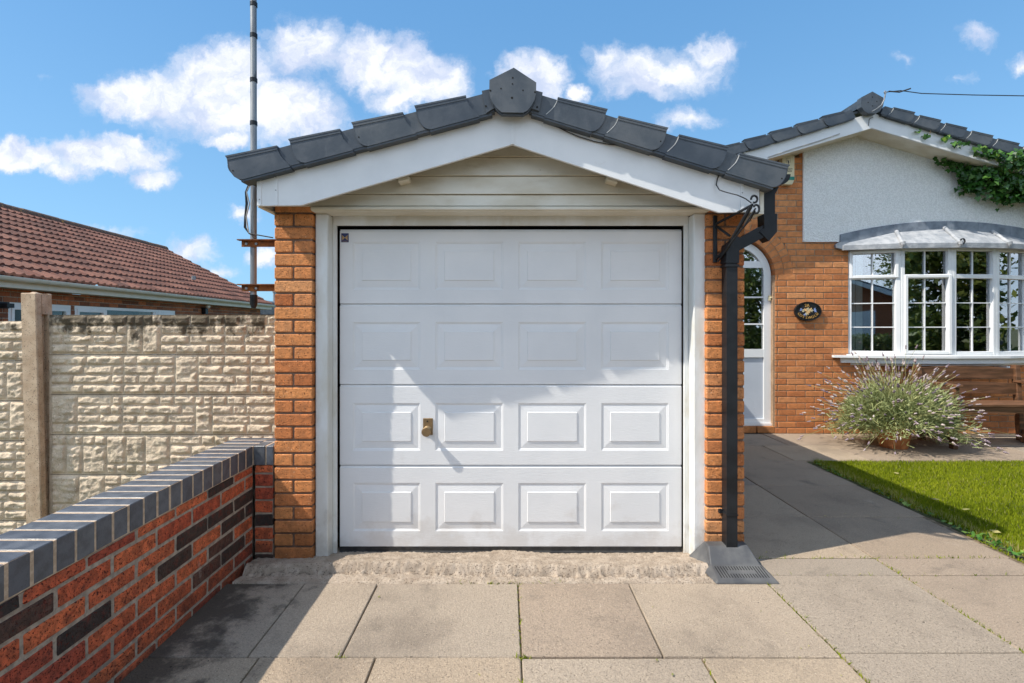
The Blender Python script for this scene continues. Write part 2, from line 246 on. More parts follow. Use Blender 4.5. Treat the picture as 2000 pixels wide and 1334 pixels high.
# ------------------------------------------------------------------ mesh helpers
class MB:
    def __init__(s): s.v = []; s.f = []; s.m = []; s.r = []
    def add(s, vs, fs, m=0, r=0.):
        o = len(s.v); s.v.extend([tuple(p) for p in vs]); s.f.extend([tuple(i+o for i in q) for q in fs])
        s.m.extend([m]*len(fs)); s.r.extend([r]*len(fs))
    def box(s, x0, x1, y0, y1, z0, z1, m=0, r=0., ch=0., xf=None):
        if x1 < x0: x0, x1 = x1, x0
        if ch <= 0:
            vs = [(x, y, z) for x in (x0, x1) for y in (y0, y1) for z in (z0, z1)]
            fs = [(0,1,3,2),(4,6,7,5),(0,4,5,1),(2,3,7,6),(0,2,6,4),(1,5,7,3)]
        else:
            X, Y, Z = (x0, x1), (y0, y1), (z0, z1); vs = []; idx = {}
            for i in (0, 1):
                for j in (0, 1):
                    for k in (0, 1):
                        dx, dy, dz = (ch, -ch)[i], (ch, -ch)[j], (ch, -ch)[k]
                        for a, p in enumerate(((X[i], Y[j]+dy, Z[k]+dz), (X[i]+dx, Y[j], Z[k]+dz), (X[i]+dx, Y[j]+dy, Z[k]))):
                            idx[i, j, k, a] = len(vs); vs.append(p)
            fs = []
            for a in (0, 1): fs.append([idx[a, j, k, 0] for j, k in ((0,0),(1,0),(1,1),(0,1))])
            for a in (0, 1): fs.append([idx[j, a, k, 1] for j, k in ((0,0),(1,0),(1,1),(0,1))])
            for a in (0, 1): fs.append([idx[j, k, a, 2] for j, k in ((0,0),(1,0),(1,1),(0,1))])
            for j in (0, 1):
                for k in (0, 1):
                    fs.append([idx[0,j,k,1], idx[1,j,k,1], idx[1,j,k,2], idx[0,j,k,2]])
                    fs.append([idx[j,0,k,0], idx[j,1,k,0], idx[j,1,k,2], idx[j,0,k,2]])
                    fs.append([idx[j,k,0,0], idx[j,k,1,0], idx[j,k,1,1], idx[j,k,0,1]])
            for i in (0, 1):
                for j in (0, 1):
                    for k in (0, 1): fs.append([idx[i,j,k,a] for a in range(3)])
        if xf: vs = [xf(p) for p in vs]
        s.add(vs, fs, m, r)
    def prism(s, pts, y0, y1, m=0, r=0., axis='y', sidem=None):
        """polygon (a,b) extruded along y (axis y: a=x,b=z), z (a=x,b=y) or x (a=y,b=z)"""
        n = len(pts)
        P = {'y': lambda a, b, c: (a, c, b), 'z': lambda a, b, c: (a, b, c), 'x': lambda a, b, c: (c, a, b)}[axis]
        vs = [P(a, b, y0) for a, b in pts]+[P(a, b, y1) for a, b in pts]
        s.add(vs, [tuple(range(n)), tuple(range(2*n-1, n-1, -1))], m, r)
        o = len(s.v)-2*n
        for i in range(n):
            j = (i+1) % n; s.f.append((o+i, o+j, o+n+j, o+n+i)); s.m.append(m if sidem is None else sidem); s.r.append(r)
    def tube(s, pts, rad, seg=8, m=0, r=0., square=False, caps=True):
        pts = [Vector(p) for p in pts]; n = len(pts)
        if isinstance(rad, (int, float)): rad = [rad]*n
        T = [(pts[min(i+1, n-1)]-pts[max(i-1, 0)]).normalized() for i in range(n)]
        ref = Vector((0, 0, 1)) if abs(T[0].z) < .9 else Vector((0, 1, 0))
        N = (ref-T[0]*ref.dot(T[0])).normalized(); vs = []
        k = 4 if square else seg
        for i in range(n):
            N = (N-T[i]*N.dot(T[i])).normalized(); B = T[i].cross(N)
            for q in range(k):
                a = 2*math.pi*(q+(.5 if square else 0))/k; rr = rad[i]*(1.4142 if square else 1)
                vs.append(pts[i]+N*math.cos(a)*rr+B*math.sin(a)*rr)
        fs = [(i*k+q, i*k+(q+1) % k, (i+1)*k+(q+1) % k, (i+1)*k+q) for i in range(n-1) for q in range(k)]
        if caps: fs += [tuple(range(k)), tuple(range((n-1)*k, n*k))]
        s.add(vs, fs, m, r)
    def lathe(s, prof, c, seg=32, m=0, r=0., axis='z'):
        vs = []
        for (rr, h) in prof:
            for q in range(seg):
                a = 2*math.pi*q/seg; x, y = rr*math.cos(a), rr*math.sin(a)
                vs.append((c[0]+x, c[1]+y, c[2]+h) if axis == 'z' else (c[0]+x, c[1]+h, c[2]+y))
        n = len(prof)
        fs = [(i*seg+q, i*seg+(q+1) % seg, (i+1)*seg+(q+1) % seg, (i+1)*seg+q) for i in range(n-1) for q in range(seg)]
        fs += [tuple(range(seg)), tuple(range((n-1)*seg, n*seg))]
        s.add(vs, fs, m, r)
    def build(s, name, mats, parent=None, smooth=False, recalc=True):
        if not isinstance(mats, (list, tuple)): mats = [mats]
        V = np.array(s.v, dtype=np.float64)
        if parent is None:
            c = np.array([(V[:,0].min()+V[:,0].max())/2, (V[:,1].min()+V[:,1].max())/2, V[:,2].min()])
        else: c = np.array(parent['w'])
        me = bpy.data.meshes.new(name); me.from_pydata([tuple(p) for p in V-c], [], s.f)
        for q in mats: me.materials.append(M[q])
        me.polygons.foreach_set('material_index', s.m)
        if smooth: me.polygons.foreach_set('use_smooth', [True]*len(s.f))
        a = me.attributes.new('rnd', 'FLOAT', 'FACE'); a.data.foreach_set('value', s.r)
        if recalc:
            bm = bmesh.new(); bm.from_mesh(me); bmesh.ops.recalc_face_normals(bm, faces=bm.faces); bm.to_mesh(me); bm.free()
        if smooth == 'auto':
            try: me.set_sharp_from_angle(angle=R(35))
            except Exception: pass
        me.update()
        o = bpy.data.objects.new(name, me); C.objects.link(o)
        o['w'] = [float(q) for q in c]
        if parent is None: o.location = c
        else: o.parent = parent
        return o
def raw_mesh(name, V, F, mats, rnd=None, parent=None, smooth=False, nv=4):
    """numpy faces of equal size"""
    V = np.asarray(V, dtype=np.float64); F = np.asarray(F)
    if parent is None: c = np.array([(V[:,0].min()+V[:,0].max())/2, (V[:,1].min()+V[:,1].max())/2, V[:,2].min()])
    else: c = np.array(parent['w'])
    me = bpy.data.meshes.new(name); n = len(F); k = F.shape[1]
    me.vertices.add(len(V)); me.vertices.foreach_set('co', (V-c).astype(np.float32).ravel())
    me.loops.add(n*k); me.loops.foreach_set('vertex_index', F.astype(np.int32).ravel())
    me.polygons.add(n); me.polygons.foreach_set('loop_start', np.arange(0, n*k, k, dtype=np.int32))
    try: me.polygons.foreach_set('loop_total', np.full(n, k, dtype=np.int32))
    except Exception: pass
    me.update(calc_edges=True)
    if smooth: me.polygons.foreach_set('use_smooth', [True]*n)
    if not isinstance(mats, (list, tuple)): mats = [mats]
    for q in mats: me.materials.append(M[q])
    a = me.attributes.new('rnd', 'FLOAT', 'FACE'); a.data.foreach_set('value', (np.zeros(n) if rnd is None else rnd).astype(np.float32))
    me.validate()
    o = bpy.data.objects.new(name, me); C.objects.link(o); o['w'] = [float(q) for q in c]
    if parent is None: o.location = c
    else: o.parent = parent
    return o
def tag(o, label, cat=None, group=None, kind=None):
    if label: o['label'] = label
    if cat: o['category'] = cat
    if group: o['group'] = group
    if kind: o['kind'] = kind
    return o
def thing(name, loc, label, cat, group=None):
    o = bpy.data.objects.new(name, None); C.objects.link(o); o.location = loc; o['w'] = [float(q) for q in loc]
    o.empty_display_size = .2
    return tag(o, label, cat, group)
def PX(px, Y): return (px-990)*Y/960
def PZ(py, Y): return CH+(637-py)*Y/960
def XZ(pts, Y): return [(PX(a, Y), PZ(b, Y)) for a, b in pts]
rnd = random.random
def ru(a, b): return random.uniform(a, b)
def text_mesh(mb, txt, size, place, m=0, depth=.001):
    """letters as solid geometry; place((x,y) in text plane, z out) -> world point; text centred"""
    cu = bpy.data.curves.new('t', 'FONT'); cu.body = txt; cu.size = size; cu.align_x = 'CENTER'; cu.align_y = 'CENTER'; cu.extrude = depth
    ob = bpy.data.objects.new('t', cu); me = bpy.data.meshes.new_from_object(ob)
    mb.add([place(p.co.x, p.co.y, p.co.z) for p in me.vertices], [tuple(p.vertices) for p in me.polygons], m)
    bpy.data.objects.remove(ob); bpy.data.curves.remove(cu); bpy.data.meshes.remove(me)
def vnoise(x, y, seed=0):
    """value noise, numpy"""
    rs = np.random.RandomState(seed); T = rs.rand(256, 256)
    xi = np.floor(x).astype(int); yi = np.floor(y).astype(int); fx = x-xi; fy = y-yi
    fx = fx*fx*(3-2*fx); fy = fy*fy*(3-2*fy)
    a = T[xi % 256, yi % 256]; b = T[(xi+1) % 256, yi % 256]; c = T[xi % 256, (yi+1) % 256]; d = T[(xi+1) % 256, (yi+1) % 256]
    return (a*(1-fx)+b*fx)*(1-fy)+(c*(1-fx)+d*fx)*fy
def grid_faces(nx, ny):
    i = np.arange(nx-1)[:, None]*ny+np.arange(ny-1)[None, :]
    i = i.ravel(); return np.stack([i, i+ny, i+ny+1, i+1], 1)

RAG = [0]
def courses(mb, P0, ud, nd, z0, z1, intervals, stretch=.215, joint=.010, course=.075, ch=.004, depth=.10, bm=1, mm=0, proud=.006, offs=(0, .1125), hi=lambda z: 0, jit=.0012, rr=None, ends=(0, 0)):
    """stretcher bond wall face. P0 origin, ud along, nd outward normal; intervals(z)->[(u0,u1)..]. mortar body behind."""
    ud = Vector(ud); nd = Vector(nd); P0 = Vector(P0)
    z = z0; k = 0
    def xf(p): q = P0+ud*(p[0]+ru(-1, 1)*RAG[0])-nd*(p[1]+ru(-1, 1)*RAG[0]*.8); return (q.x, q.y, p[2]+ru(-1, 1)*RAG[0])
    while z < z1-.004:
        zt = min(z+course-joint, z1)
        for (a, b) in intervals(z+course/2):
            if b-a < .01: continue
            sv_, RAG[0] = RAG[0], 0; mb.box(a+ends[0], b-ends[1], proud, depth, z-joint*.5, min(z+course-joint*.5, z1), mm, 0, xf=xf); RAG[0] = sv_
            off = offs[k % len(offs)]; u0 = a-((a-off) % (stretch+joint)) if True else a
            while u0 < b:
                s0 = max(u0, a); s1 = min(u0+stretch, b)
                if s1-s0 > .02:
                    j = ru(-jit, jit); r_ = rnd() if rr is None else rr()
                    mb.box(s0+ru(0, .001), s1-ru(0, .001), j, depth*.7, z+ru(0, .001), zt-ru(0, .001), bm, r_, ch, xf)
                u0 += stretch+joint
        z += course; k += 1
def wbox(mb, x0, x1, y0, y1, z0, z1, m=0, r=0., ch=.003): mb.box(x0, x1, y0, y1, z0, z1, m, r, ch)

# ================================================================== GROUND
g = MB(); g.box(-400, 400, -400, 600, -.60, -.45); tag(g.build('ground', 'earth'), None, kind='structure')
g = MB(); g.box(-1.63, 30, -7, 2.503, -.449, -.011); g.box(1.10, 30, 2.5031, 9.5, -.449, -.011); g.box(-1.63, 1.0999, 2.5031, 9.5, -.449, -.08); tag(g.build('driveway_base', 'joint'), None, kind='structure')
g = MB(); g.box(-60, 60, -14, -7.01, -.449, -.05); tag(g.build('road', 'asph'), None, kind='structure')
sl = MB()
def slab(x0, x1, y0, y1):
    if x1-x0 < .03 or y1-y0 < .03: return
    gp = .0036; tz = ru(-.002, .003); a, b = ru(-.0018, .0018), ru(-.0018, .0018); r_ = rnd()
    cx, cy = (x0+x1)/2, (y0+y1)/2
    def xf(p):
        k = 1 if p[2] > -.02 else 0
        return (p[0]+ru(-.0012, .0012), p[1]+ru(-.0012, .0012), p[2]+k*(tz+a*(p[0]-cx)+b*(p[1]-cy)))
    sl.box(x0+gp, x1-gp, y0+gp, y1-gp, -.035, 0, 0, r_, .0035, xf)
def row(y0, y1, xs):
    for a, b in zip(xs[:-1], xs[1:]): slab(a, b, y0, y1)
row(1.945, 2.505, [-1.43, -1.03, -.657, .057, .62, 1.328])
row(1.969, 2.584, [1.328, 2.075, 2.82])
row(1.365, 1.945, [-1.43, -.98, -.518, .057, .77, 1.328])
row(1.345, 1.969, [1.328, 2.075, 2.82])
row(2.584, 2.776, [1.345, 2.075, 2.83])
row(2.776, 3.377, [1.345, 2.07, 2.85]); row(3.377, 4.05, [1.345, 2.07, 2.88]); row(4.05, 4.79, [1.345, 2.07, 2.895])
xs = [1.345, 2.07, 2.80, 3.55, 4.1, 4.75, 5.4, 6.1, 6.8, 7.5, 8.2, 8.9, 9.6, 10.3]
row(4.79, 5.40, xs); row(5.40, 5.985, [x+(.3 if 0 < i < 13 else 0) for i, x in enumerate(xs)])
y = 1.365
while y > -6.5:
    off = ru(-.2, .2); row(y-.6, y, [-1.43, -1.0+off*.3, -.5+off, .1+off, .75+off, 1.328]); y -= .6
y = 1.345
while y > -6.5:
    row(y-.6, y, [1.328, 2.0+ru(-.1, .1), 2.82]); y -= .6
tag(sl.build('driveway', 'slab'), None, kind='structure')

# rough concrete threshold
nx, ny = 420, 90
gx, gy = np.meshgrid(np.linspace(-1.40, 1.075, nx), np.linspace(2.502, 2.95, ny), indexing='ij')
n1 = vnoise(gx*9, gy*9, 1); n2 = vnoise(gx*40, gy*40, 2); n3 = vnoise(gx*95, gy*95, 3); n4 = vnoise(gx*3, gy*2, 4)
edge = 2.60+(n1-.5)*.045+(n4-.5)*.05
st = np.clip((gy-edge)/.035, 0, 1); st = st*st*(3-2*st)
hz = .002+st*.034*(.6+.6*n4)+(n2-.5)*.004+(n3-.5)*.0035*(1+2.6*np.exp(-((gy-edge)/.035)**2))
hz -= .030*np.exp(-((gy-edge+.008)/.016)**2)*vnoise(gx*34, gy*34, 9)
hz += (vnoise(gx*75, gy*75, 14)-.5)*.010*np.exp(-((gy-edge)/.05)**2)+(vnoise(gx*130, gy*130, 15)-.5)*.004
hz = hz-np.clip((gy-2.64)/.24, 0, 1)*.052+.001
hz[:, 0] -= .05
hz[:, -1] -= .05
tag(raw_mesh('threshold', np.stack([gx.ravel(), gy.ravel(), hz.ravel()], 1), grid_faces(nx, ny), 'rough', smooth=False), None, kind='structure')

# lawn
g = MB(); g.box(2.905, 30, -6.9, 4.775, -.1, -.008); tag(g.build('lawn_soil', 'soil'), None, kind='structure')
def blades(X, Yc, H, W, rn, lean=.6):
    n = len(X); a = RS.rand(n)*2*np.pi; ln = RS.rand(n)*lean*H; la = RS.rand(n)*2*np.pi
    dx, dy = np.cos(a)*W/2, np.sin(a)*W/2
    B = np.stack([np.stack([X-dx, Yc-dy, np.full(n, -.008)], 1), np.stack([X+dx, Yc+dy, np.full(n, -.008)], 1),
                  np.stack([X+np.cos(la)*ln, Yc+np.sin(la)*ln, -.008+H], 1)], 1)
    return B.reshape(-1, 3), np.arange(3*n).reshape(-1, 3)
n = 150000
X = 2.88+RS.rand(n)**1.3*4.2; Yc = 2.0+RS.rand(n)*2.78
ed = 2.90+.05*vnoise(Yc*3, Yc*0, 5)+.03*vnoise(Yc*14, Yc*0, 6)
k = (X > ed) & (Yc < 4.77-.04*vnoise(X*8, X*0, 8)); X, Yc = X[k], Yc[k]; n = len(X)
H = .012+.016*RS.rand(n)+.012*vnoise(X*6, Yc*6, 11); near = X-2.9 < .12; H = np.where(near, H*(1+RS.rand(n)), H)
rn = np.clip(RS.rand(n)*.5+.5*vnoise(X*4, Yc*4, 12)-.05, 0, .89); rn = np.where(RS.rand(n) < .035, .96, rn)
rn = np.where(near & (RS.rand(n) < .3), .97, rn)
V, F = blades(X, Yc, H, .004+.004*RS.rand(n), rn)
n2_ = 110000; X2 = 2.95+RS.rand(n2_)*9; Y2 = -5.9+RS.rand(n2_)*10.6; V2, F2 = blades(X2, Y2, .018+.018*RS.rand(n2_), .011+0*X2, None)
V = np.concatenate([V, V2]); F = np.concatenate([F, F2+len(V)-len(V2)]); rn = np.concatenate([rn, RS.rand(n2_)*.8])
tag(raw_mesh('grass', V, F, 'grass', rn), 'short sunlit green lawn grass beside the paved path', 'grass', kind='stuff')
# weeds in joints
pts = []
for (x0, y0, x1, y1, n) in ((.057, 1.5, .057, 2.5, 50), (.03, 1.945, .09, 1.945, 30), (.77, 1.5, .77, 1.94, 30), (1.33, 1.5, 1.33, 2.5, 150), (-.69, 1.945, -.64, 1.945, 14), (2.075, 1.4, 2.075, 2.75, 260), (1.4, 2.78, 2.8, 2.78, 160),
                            (2.84, 2.2, 2.9, 3.1, 300), (1.36, 2.584, 2.8, 2.584, 40), (2.2, 1.97, 2.8, 1.97, 20), (3.0, 4.785, 5.4, 4.785, 200), (-.3, 2.505, .3, 2.507, 40)):
    for i in range(n):
        q = rnd(); pts.append((x0+(x1-x0)*q+random.gauss(0, .003), y0+(y1-y0)*q+random.gauss(0, .003)))
P_ = np.array(pts); V, F = blades(P_[:, 0], P_[:, 1], .012+.014*RS.rand(len(P_)), .004+.004*RS.rand(len(P_)), None, 1.4)
tag(raw_mesh('weeds', V, F, 'grass', RS.rand(len(P_))), 'tiny green and straw weeds growing in the paving joints', 'weeds', kind='stuff')
# broad leafed weeds along lawn edge
def leaf_cloud(C_, N_, size, rn, asp=.6):
    """quads (4-pt leaves) at centres C_, normals N_"""
    n = len(C_); N_ = N_/np.linalg.norm(N_, axis=1, keepdims=True); A = RS.normal(size=(n, 3)); A -= N_*(A*N_).sum(1, keepdims=True); A /= np.linalg.norm(A, axis=1, keepdims=True)
    B = np.cross(N_, A); s = size.reshape(-1, 1)
    V = np.stack([C_-A*s, C_+B*s*asp-A*s*.1, C_+A*s+N_*s*.15, C_-B*s*asp-A*s*.1], 1)
    return V.reshape(-1, 3), np.arange(4*n).reshape(-1, 4), rn
n = 260; Yc = np.where(RS.rand(n) < .6, 2.2+RS.rand(n)*.85, 3.0+RS.rand(n)*1.7); X = 2.88+np.abs(RS.normal(size=n))*.05
c = np.stack([X, Yc, .012+.012*RS.rand(n)], 1); N_ = RS.normal(size=(n, 3))*.4+np.array([0, 0, 1])
V, F, rr_ = leaf_cloud(c, N_, .010+.012*RS.rand(n), .5+.5*RS.rand(n))
tag(raw_mesh('lawn_edge_weeds', V, F, 'ivy', rr_), 'small broad leafed weeds creeping along the edge of the lawn', 'weeds', kind='stuff')
# fallen leaves and twigs on paving/grass
n = 90; X = RS.rand(n)*5.2-.9; Yc = 1.5+RS.rand(n)*3.0; k = ~((X < 1.4) & (Yc > 2.45)); X, Yc = X[k], Yc[k]
X = np.where((X > 1.5), X, X); c = np.stack([X, Yc, np.where(X > 2.9, .022, .005)], 1); n = len(c)
V, F, rr_ = leaf_cloud(c, RS.normal(size=(n, 3))*.15+np.array([0, 0, 1]), np.where(X > 2.9, .022, .006)*(.5+RS.rand(n)), .95+.05*RS.rand(n))
tag(raw_mesh('fallen_leaves', V, F, 'grass', rr_), 'dry straw coloured fallen leaves scattered over lawn and paving', 'leaves', kind='stuff')

# ================================================================== GARAGE
YP = 2.76
ga = thing('garage', (0, YP, 0), 'detached orange brick garage with white panelled up and over door and grey dry verge tiles', 'garage')
XL0, XL1, XR0, XR1 = -1.307, -1.092, 1.121, 1.336
w = MB()
def pier(x0, x1):
    z = 0.; k = 0
    w.box(x0+.006, x1-.006, YP+.008, YP+.213, -.03, 2.0, 0)
    while z < 1.99:
        zt = min(z+.065, 1.992)
        segs = [(x0, x1)] if k % 2 == 0 else [(x0, x0+.1025), (x1-.1025, x1)]
        for a, b in segs:
            w.box(a+ru(0, .0015), b-ru(0, .0015), YP+ru(-.001, .0015), YP+.21, z+ru(0, .001), zt-ru(0, .001), 1, rnd(), .0045)
        z += .075; k += 1
pier(XL0, XL1); pier(XR0, XR1)
for (x, nx_) in ((XL0, -1), (XR1, 1)):
    courses(w, (x, YP+.215, 0), (0, 1, 0), (nx_, 0, 0), 0, 1.99, lambda z: [(.01, 5.2)], offs=(0, .1125))
w.box(XL0+.1, XR1-.1, 7.9, 8.0, -.03, 2.6, 0)
w.box(XL0+.11, XL0+.215, YP+.22, 7.9, -.03, 1.99, 0); w.box(XR1-.215, XR1-.11, YP+.22, 7.9, -.03, 1.99, 0)
w.build('brick_wall', ['mortar_o', 'brick_o'], ga)
# jambs, head, frame
for (a, b) in ((-1.088, -1.017), (1.061, 1.130)):
    q = MB(); wbox(q, a, b, 2.79, 2.955, -.040, 1.949, ch=.005); q.build('door_post', 'paint', ga)
for (a, b) in ((-1.0165, -.9945), (1.035, 1.0605)):
    q = MB(); wbox(q, a, b, 2.87, 2.888, -.02, 1.9, ch=.002); q.build('door_jamb', 'paint', ga)
q = MB(); wbox(q, -1.0165, 1.0605, 2.868, 2.889, 1.8985, 1.974, ch=.003); q.box(-1.0165, 1.0605, 2.861, 2.8675, 1.950, 1.966); q.build('door_head', 'paint', ga)
q = MB(); wbox(q, -1.09, 1.13, 2.7335, 2.860, 1.950, 1.978, ch=.004); q.box(-1.09, 1.13, 2.724, 2.7330, 1.955, 1.972, ch=.003); q.build('lintel_board', 'clad', ga)
# void behind gaps
q = MB(); q.box(-1.016, 1.06, 2.972, 2.99, -.07, 2.0); q.build('inner_shadow_board', 'dark', ga)
# door
YD = 2.90
dr = MB()
def rings(x0, x1, z0, z1):
    prof = [(0, 0), (.004, .0), (.007, .0035), (.011, .0035), (.0145, .0065), (.018, .0065), (.050, .002), (.0565, .0015), (.0595, -.0035)]
    L = []
    for ins, d in [(a_, b_*.78) for a_, b_ in prof]: L.append([(x0+ins, YD+d, z0+ins), (x1-ins, YD+d, z0+ins), (x1-ins, YD+d, z1-ins), (x0+ins, YD+d, z1-ins)])
    vs = [p for l in L for p in l]; fs = []
    for i in range(len(L)-1):
        for j in range(4): fs.append((i*4+j, i*4+(j+1) % 4, (i+1)*4+(j+1) % 4, (i+1)*4+j))
    fs.append(tuple(range(len(L)*4-4, len(L)*4))); dr.add(vs, fs)
xd0, xd1 = PX(664, YD), PX(1331, YD)
pxs = [(688, 822), (849, 984), (1011, 1146), (1173, 1307)]
secs = [((448, 593.5), (471, 567)), ((594.5, 751), (628, 723)), ((752, 908.5), (786, 881)), ((910, 1068), (942, 1038.5))]
door = MB(); door.box(xd0, xd1, YD+.012, YD+.036, PZ(1068, YD), PZ(448, YD)); door_o = door.build('garage_door', 'door', ga)
for (sy0, sy1), (py0, py1) in secs:
    dr = MB(); zt, zb = PZ(sy0, YD), PZ(sy1, YD); pz1, pz0 = PZ(py0, YD), PZ(py1, YD)
    cx = [xd0]; [cx.extend([PX(a, YD), PX(b, YD)]) for a, b in pxs]; cx.append(xd1)
    c = .006
    def q4(x0, x1, z0, z1): dr.add([(x0, YD, z0), (x1, YD, z0), (x1, YD, z1), (x0, YD, z1)], [(0, 1, 2, 3)])
    zt2, zb2 = zt-.011, zb+.0025
    q4(xd0, xd1, zb2, pz0); q4(xd0, xd1, pz1, zt2)
    for i in range(0, len(cx), 2): q4(cx[i], cx[i+1], pz0, pz1)
    for i in range(1, len(cx)-1, 2): rings(cx[i], cx[i+1], pz0, pz1)
    dr.add([(xd0, YD, zt2), (xd1, YD, zt2), (xd1, YD+.006, zt2+.0045), (xd0, YD+.006, zt2+.0045), (xd1, YD+.007, zt), (xd0, YD+.007, zt)], [(0, 1, 2, 3), (3, 2, 4, 5)])
    dr.add([(xd0, YD, zb2), (xd1, YD, zb2), (xd1, YD+.011, zb-.0), (xd0, YD+.011, zb)], [(0, 1, 2, 3)])
    for x in (xd0, xd1): dr.add([(x, YD, zb2), (x, YD, zt2), (x, YD+.012, zt), (x, YD+.012, zb)], [(0, 1, 2, 3)])
    bmo = dr.build('door_section', 'door', door_o, recalc=False)
q = MB(); q.box(xd0, xd1, YD-.004, YD+.03, -.06, PZ(1068.5, YD)); q.tube([(xd0, YD-.004, -.022), (xd1, YD-.004, -.022)], .010, 10); q.build('rubber_seal', 'black_rubber', door_o)
# badge: navy square with a gold framed bow-tie mark
q = MB(); bx, bz = PX(674, YD), PZ(464.5, YD); q.box(bx-.022, bx+.022, YD-.004, YD-.0005, bz-.0265, bz+.0265, 0, ch=.001)
for s_ in (-1, 1):
    q.box(bx+s_*.0155-.0013, bx+s_*.0155+.0013, YD-.0052, YD-.0042, bz-.015, bz+.015, 1)
    q.prism([(bx+s_*.012, bz+.012), (bx+s_*.012, bz-.012), (bx+s_*.006, bz-.006), (bx+s_*.006, bz+.006)], YD-.0052, YD-.0042, 1)
    q.prism([(bx+s_*.0045, bz+.005), (bx+s_*.0045, bz-.005), (bx, bz)], YD-.0052, YD-.0042, 1)
q.box(bx-.015, bx+.015, YD-.0052, YD-.0042, bz-.0215, bz-.0200, 1)
q.build('badge', ['navy', 'gold'], door_o)
# handle
hx, hz_ = PX(836, YD), PZ(833, YD)
q = MB(); q.box(hx-.029, hx+.029, YD-.006, YD, hz_-.05, hz_+.05, 0, ch=.003)
q.lathe([(.0045, -.0075), (.0045, -.0055)], (hx-.003, YD, hz_+.032), 12, 1, axis='y')
hh = q.build('handle', ['oldbrass', 'dark'], door_o)
q = MB(); q.lathe([(.026, 0), (.015, -.007), (.012, -.018), (.017, -.028), (.025, -.044), (.0275, -.050), (.024, -.055)], (hx-.002, YD-.006, hz_-.021), 24, axis='y'); q.build('knob', 'oldbrass', hh, smooth='auto')

# barge boards (box section)
YB = 2.605
kB = lambda pts: XZ(pts, YB)
lt = [(502, 347), (963, 217), (1001, 205), (1001, 282), (587, 401), (502, 402)]
rt = [(1001, 205), (1031, 220), (1483, 362), (1483, 413.5), (1405, 415), (1001, 282)]
q = MB(); q.prism(kB(lt), YB, YB+.018); q.build('barge_board', 'barge', ga)
q = MB(); q.prism(kB(rt), YB+.0003, YB+.018); q.build('barge_board', 'barge', ga)
for pts in ([(502.5, 346), (511, 344), (511, 401.5), (502.5, 402)], [(536, 337), (543, 335), (543, 401.5), (536, 401.6)], [(997.5, 207), (1004, 209), (1004, 282.3), (1001, 281.5), (997.5, 282.5)], [(1446, 351), (1452, 353), (1452, 413.5), (1446, 413.8)]):
    q = MB(); q.prism(kB(pts), YB-.0045, YB); q.build('joint_trim', 'barge', ga)
for (a, b) in ((507.5, 390), (539.5, 372), (540, 346), (1449, 377)):
    q = MB(); q.lathe([(.0035, -.0065), (.0035, -.0046)], (PX(a, YB), YB, PZ(b, YB)), 8, axis='y'); q.build('screw_head', 'galv', ga)
# soffit strips and side fascias at both ends
zs0, zs1 = PZ(401, YB)-.006, PZ(401, YB)+.004
q = MB(); q.box(-1.330, -1.3075, YB+.0185, 7.9, zs0, zs1); q.build('soffit', 'clad', ga)
q = MB(); q.box(-1.330, -1.3185, YB+.0185, 7.9, zs1+.001, PZ(349, YB)); q.build('fascia', 'barge', ga)
zs0, zs1 = PZ(414, YB)-.006, PZ(414, YB)+.004
q = MB(); q.box(1.3365, 1.372, YB+.0185, 7.9, zs0, zs1); q.build('soffit', 'clad', ga)
q = MB(); q.box(1.352, 1.372, YB+.0185, 7.9, zs1+.001, PZ(366, YB)); q.build('fascia', 'clad', ga)
# gable cladding boards
YC = 2.748
q = MB(); 
for i, (b0, b1) in enumerate(((403, 380), (380, 344), (344, 307), (307, 270), (270, 235))):
    z0, z1 = PZ(b0, YC), PZ(b1, YC)-.004
    def hw(z, side):  # half width at height z under the roof
        return max(-1.30, .03-(2.44-z)/.285) if side < 0 else min(1.33, .03+(2.44-z)/.315)
    z0e, z1e = z0, min(z1, 2.43)
    if z1e <= z0e: continue
    q.add([(hw(z0e, -1), YC-.016, z0e), (hw(z0e, 1), YC-.016, z0e), (hw(z1e, 1), YC-.004, z1e), (hw(z1e, -1), YC-.004, z1e),
           (hw(z0e, -1), YC+.01, z0e), (hw(z0e, 1), YC+.01, z0e), (hw(z1e, 1), YC+.01, z1e), (hw(z1e, -1), YC+.01, z1e)],
          [(0, 1, 2, 3), (0, 4, 5, 1), (3, 2, 6, 7), (4, 7, 6, 5), (0, 3, 7, 4), (1, 5, 6, 2)])
q.build('gable_cladding', 'clad', ga)
q = MB(); q.box(-1.0, 1.05, YC+.012, YC+.02, 1.985, 2.12); q.build('cladding_backing', 'dark', ga)
for (a, b, s_) in ((789, 351, .16), (1195, 352, -.2)):
    q = MB(); z = PZ(b, 2.68); x = PX(a, 2.68)
    q.box(-.030, .030, 2.665, 2.733, -.012, .012, ch=.004, xf=lambda p, x=x, z=z, s_=s_: (x+p[0], p[1], z+p[2]+s_*1.5*p[0])); q.build('rafter_batten', 'clad', ga)

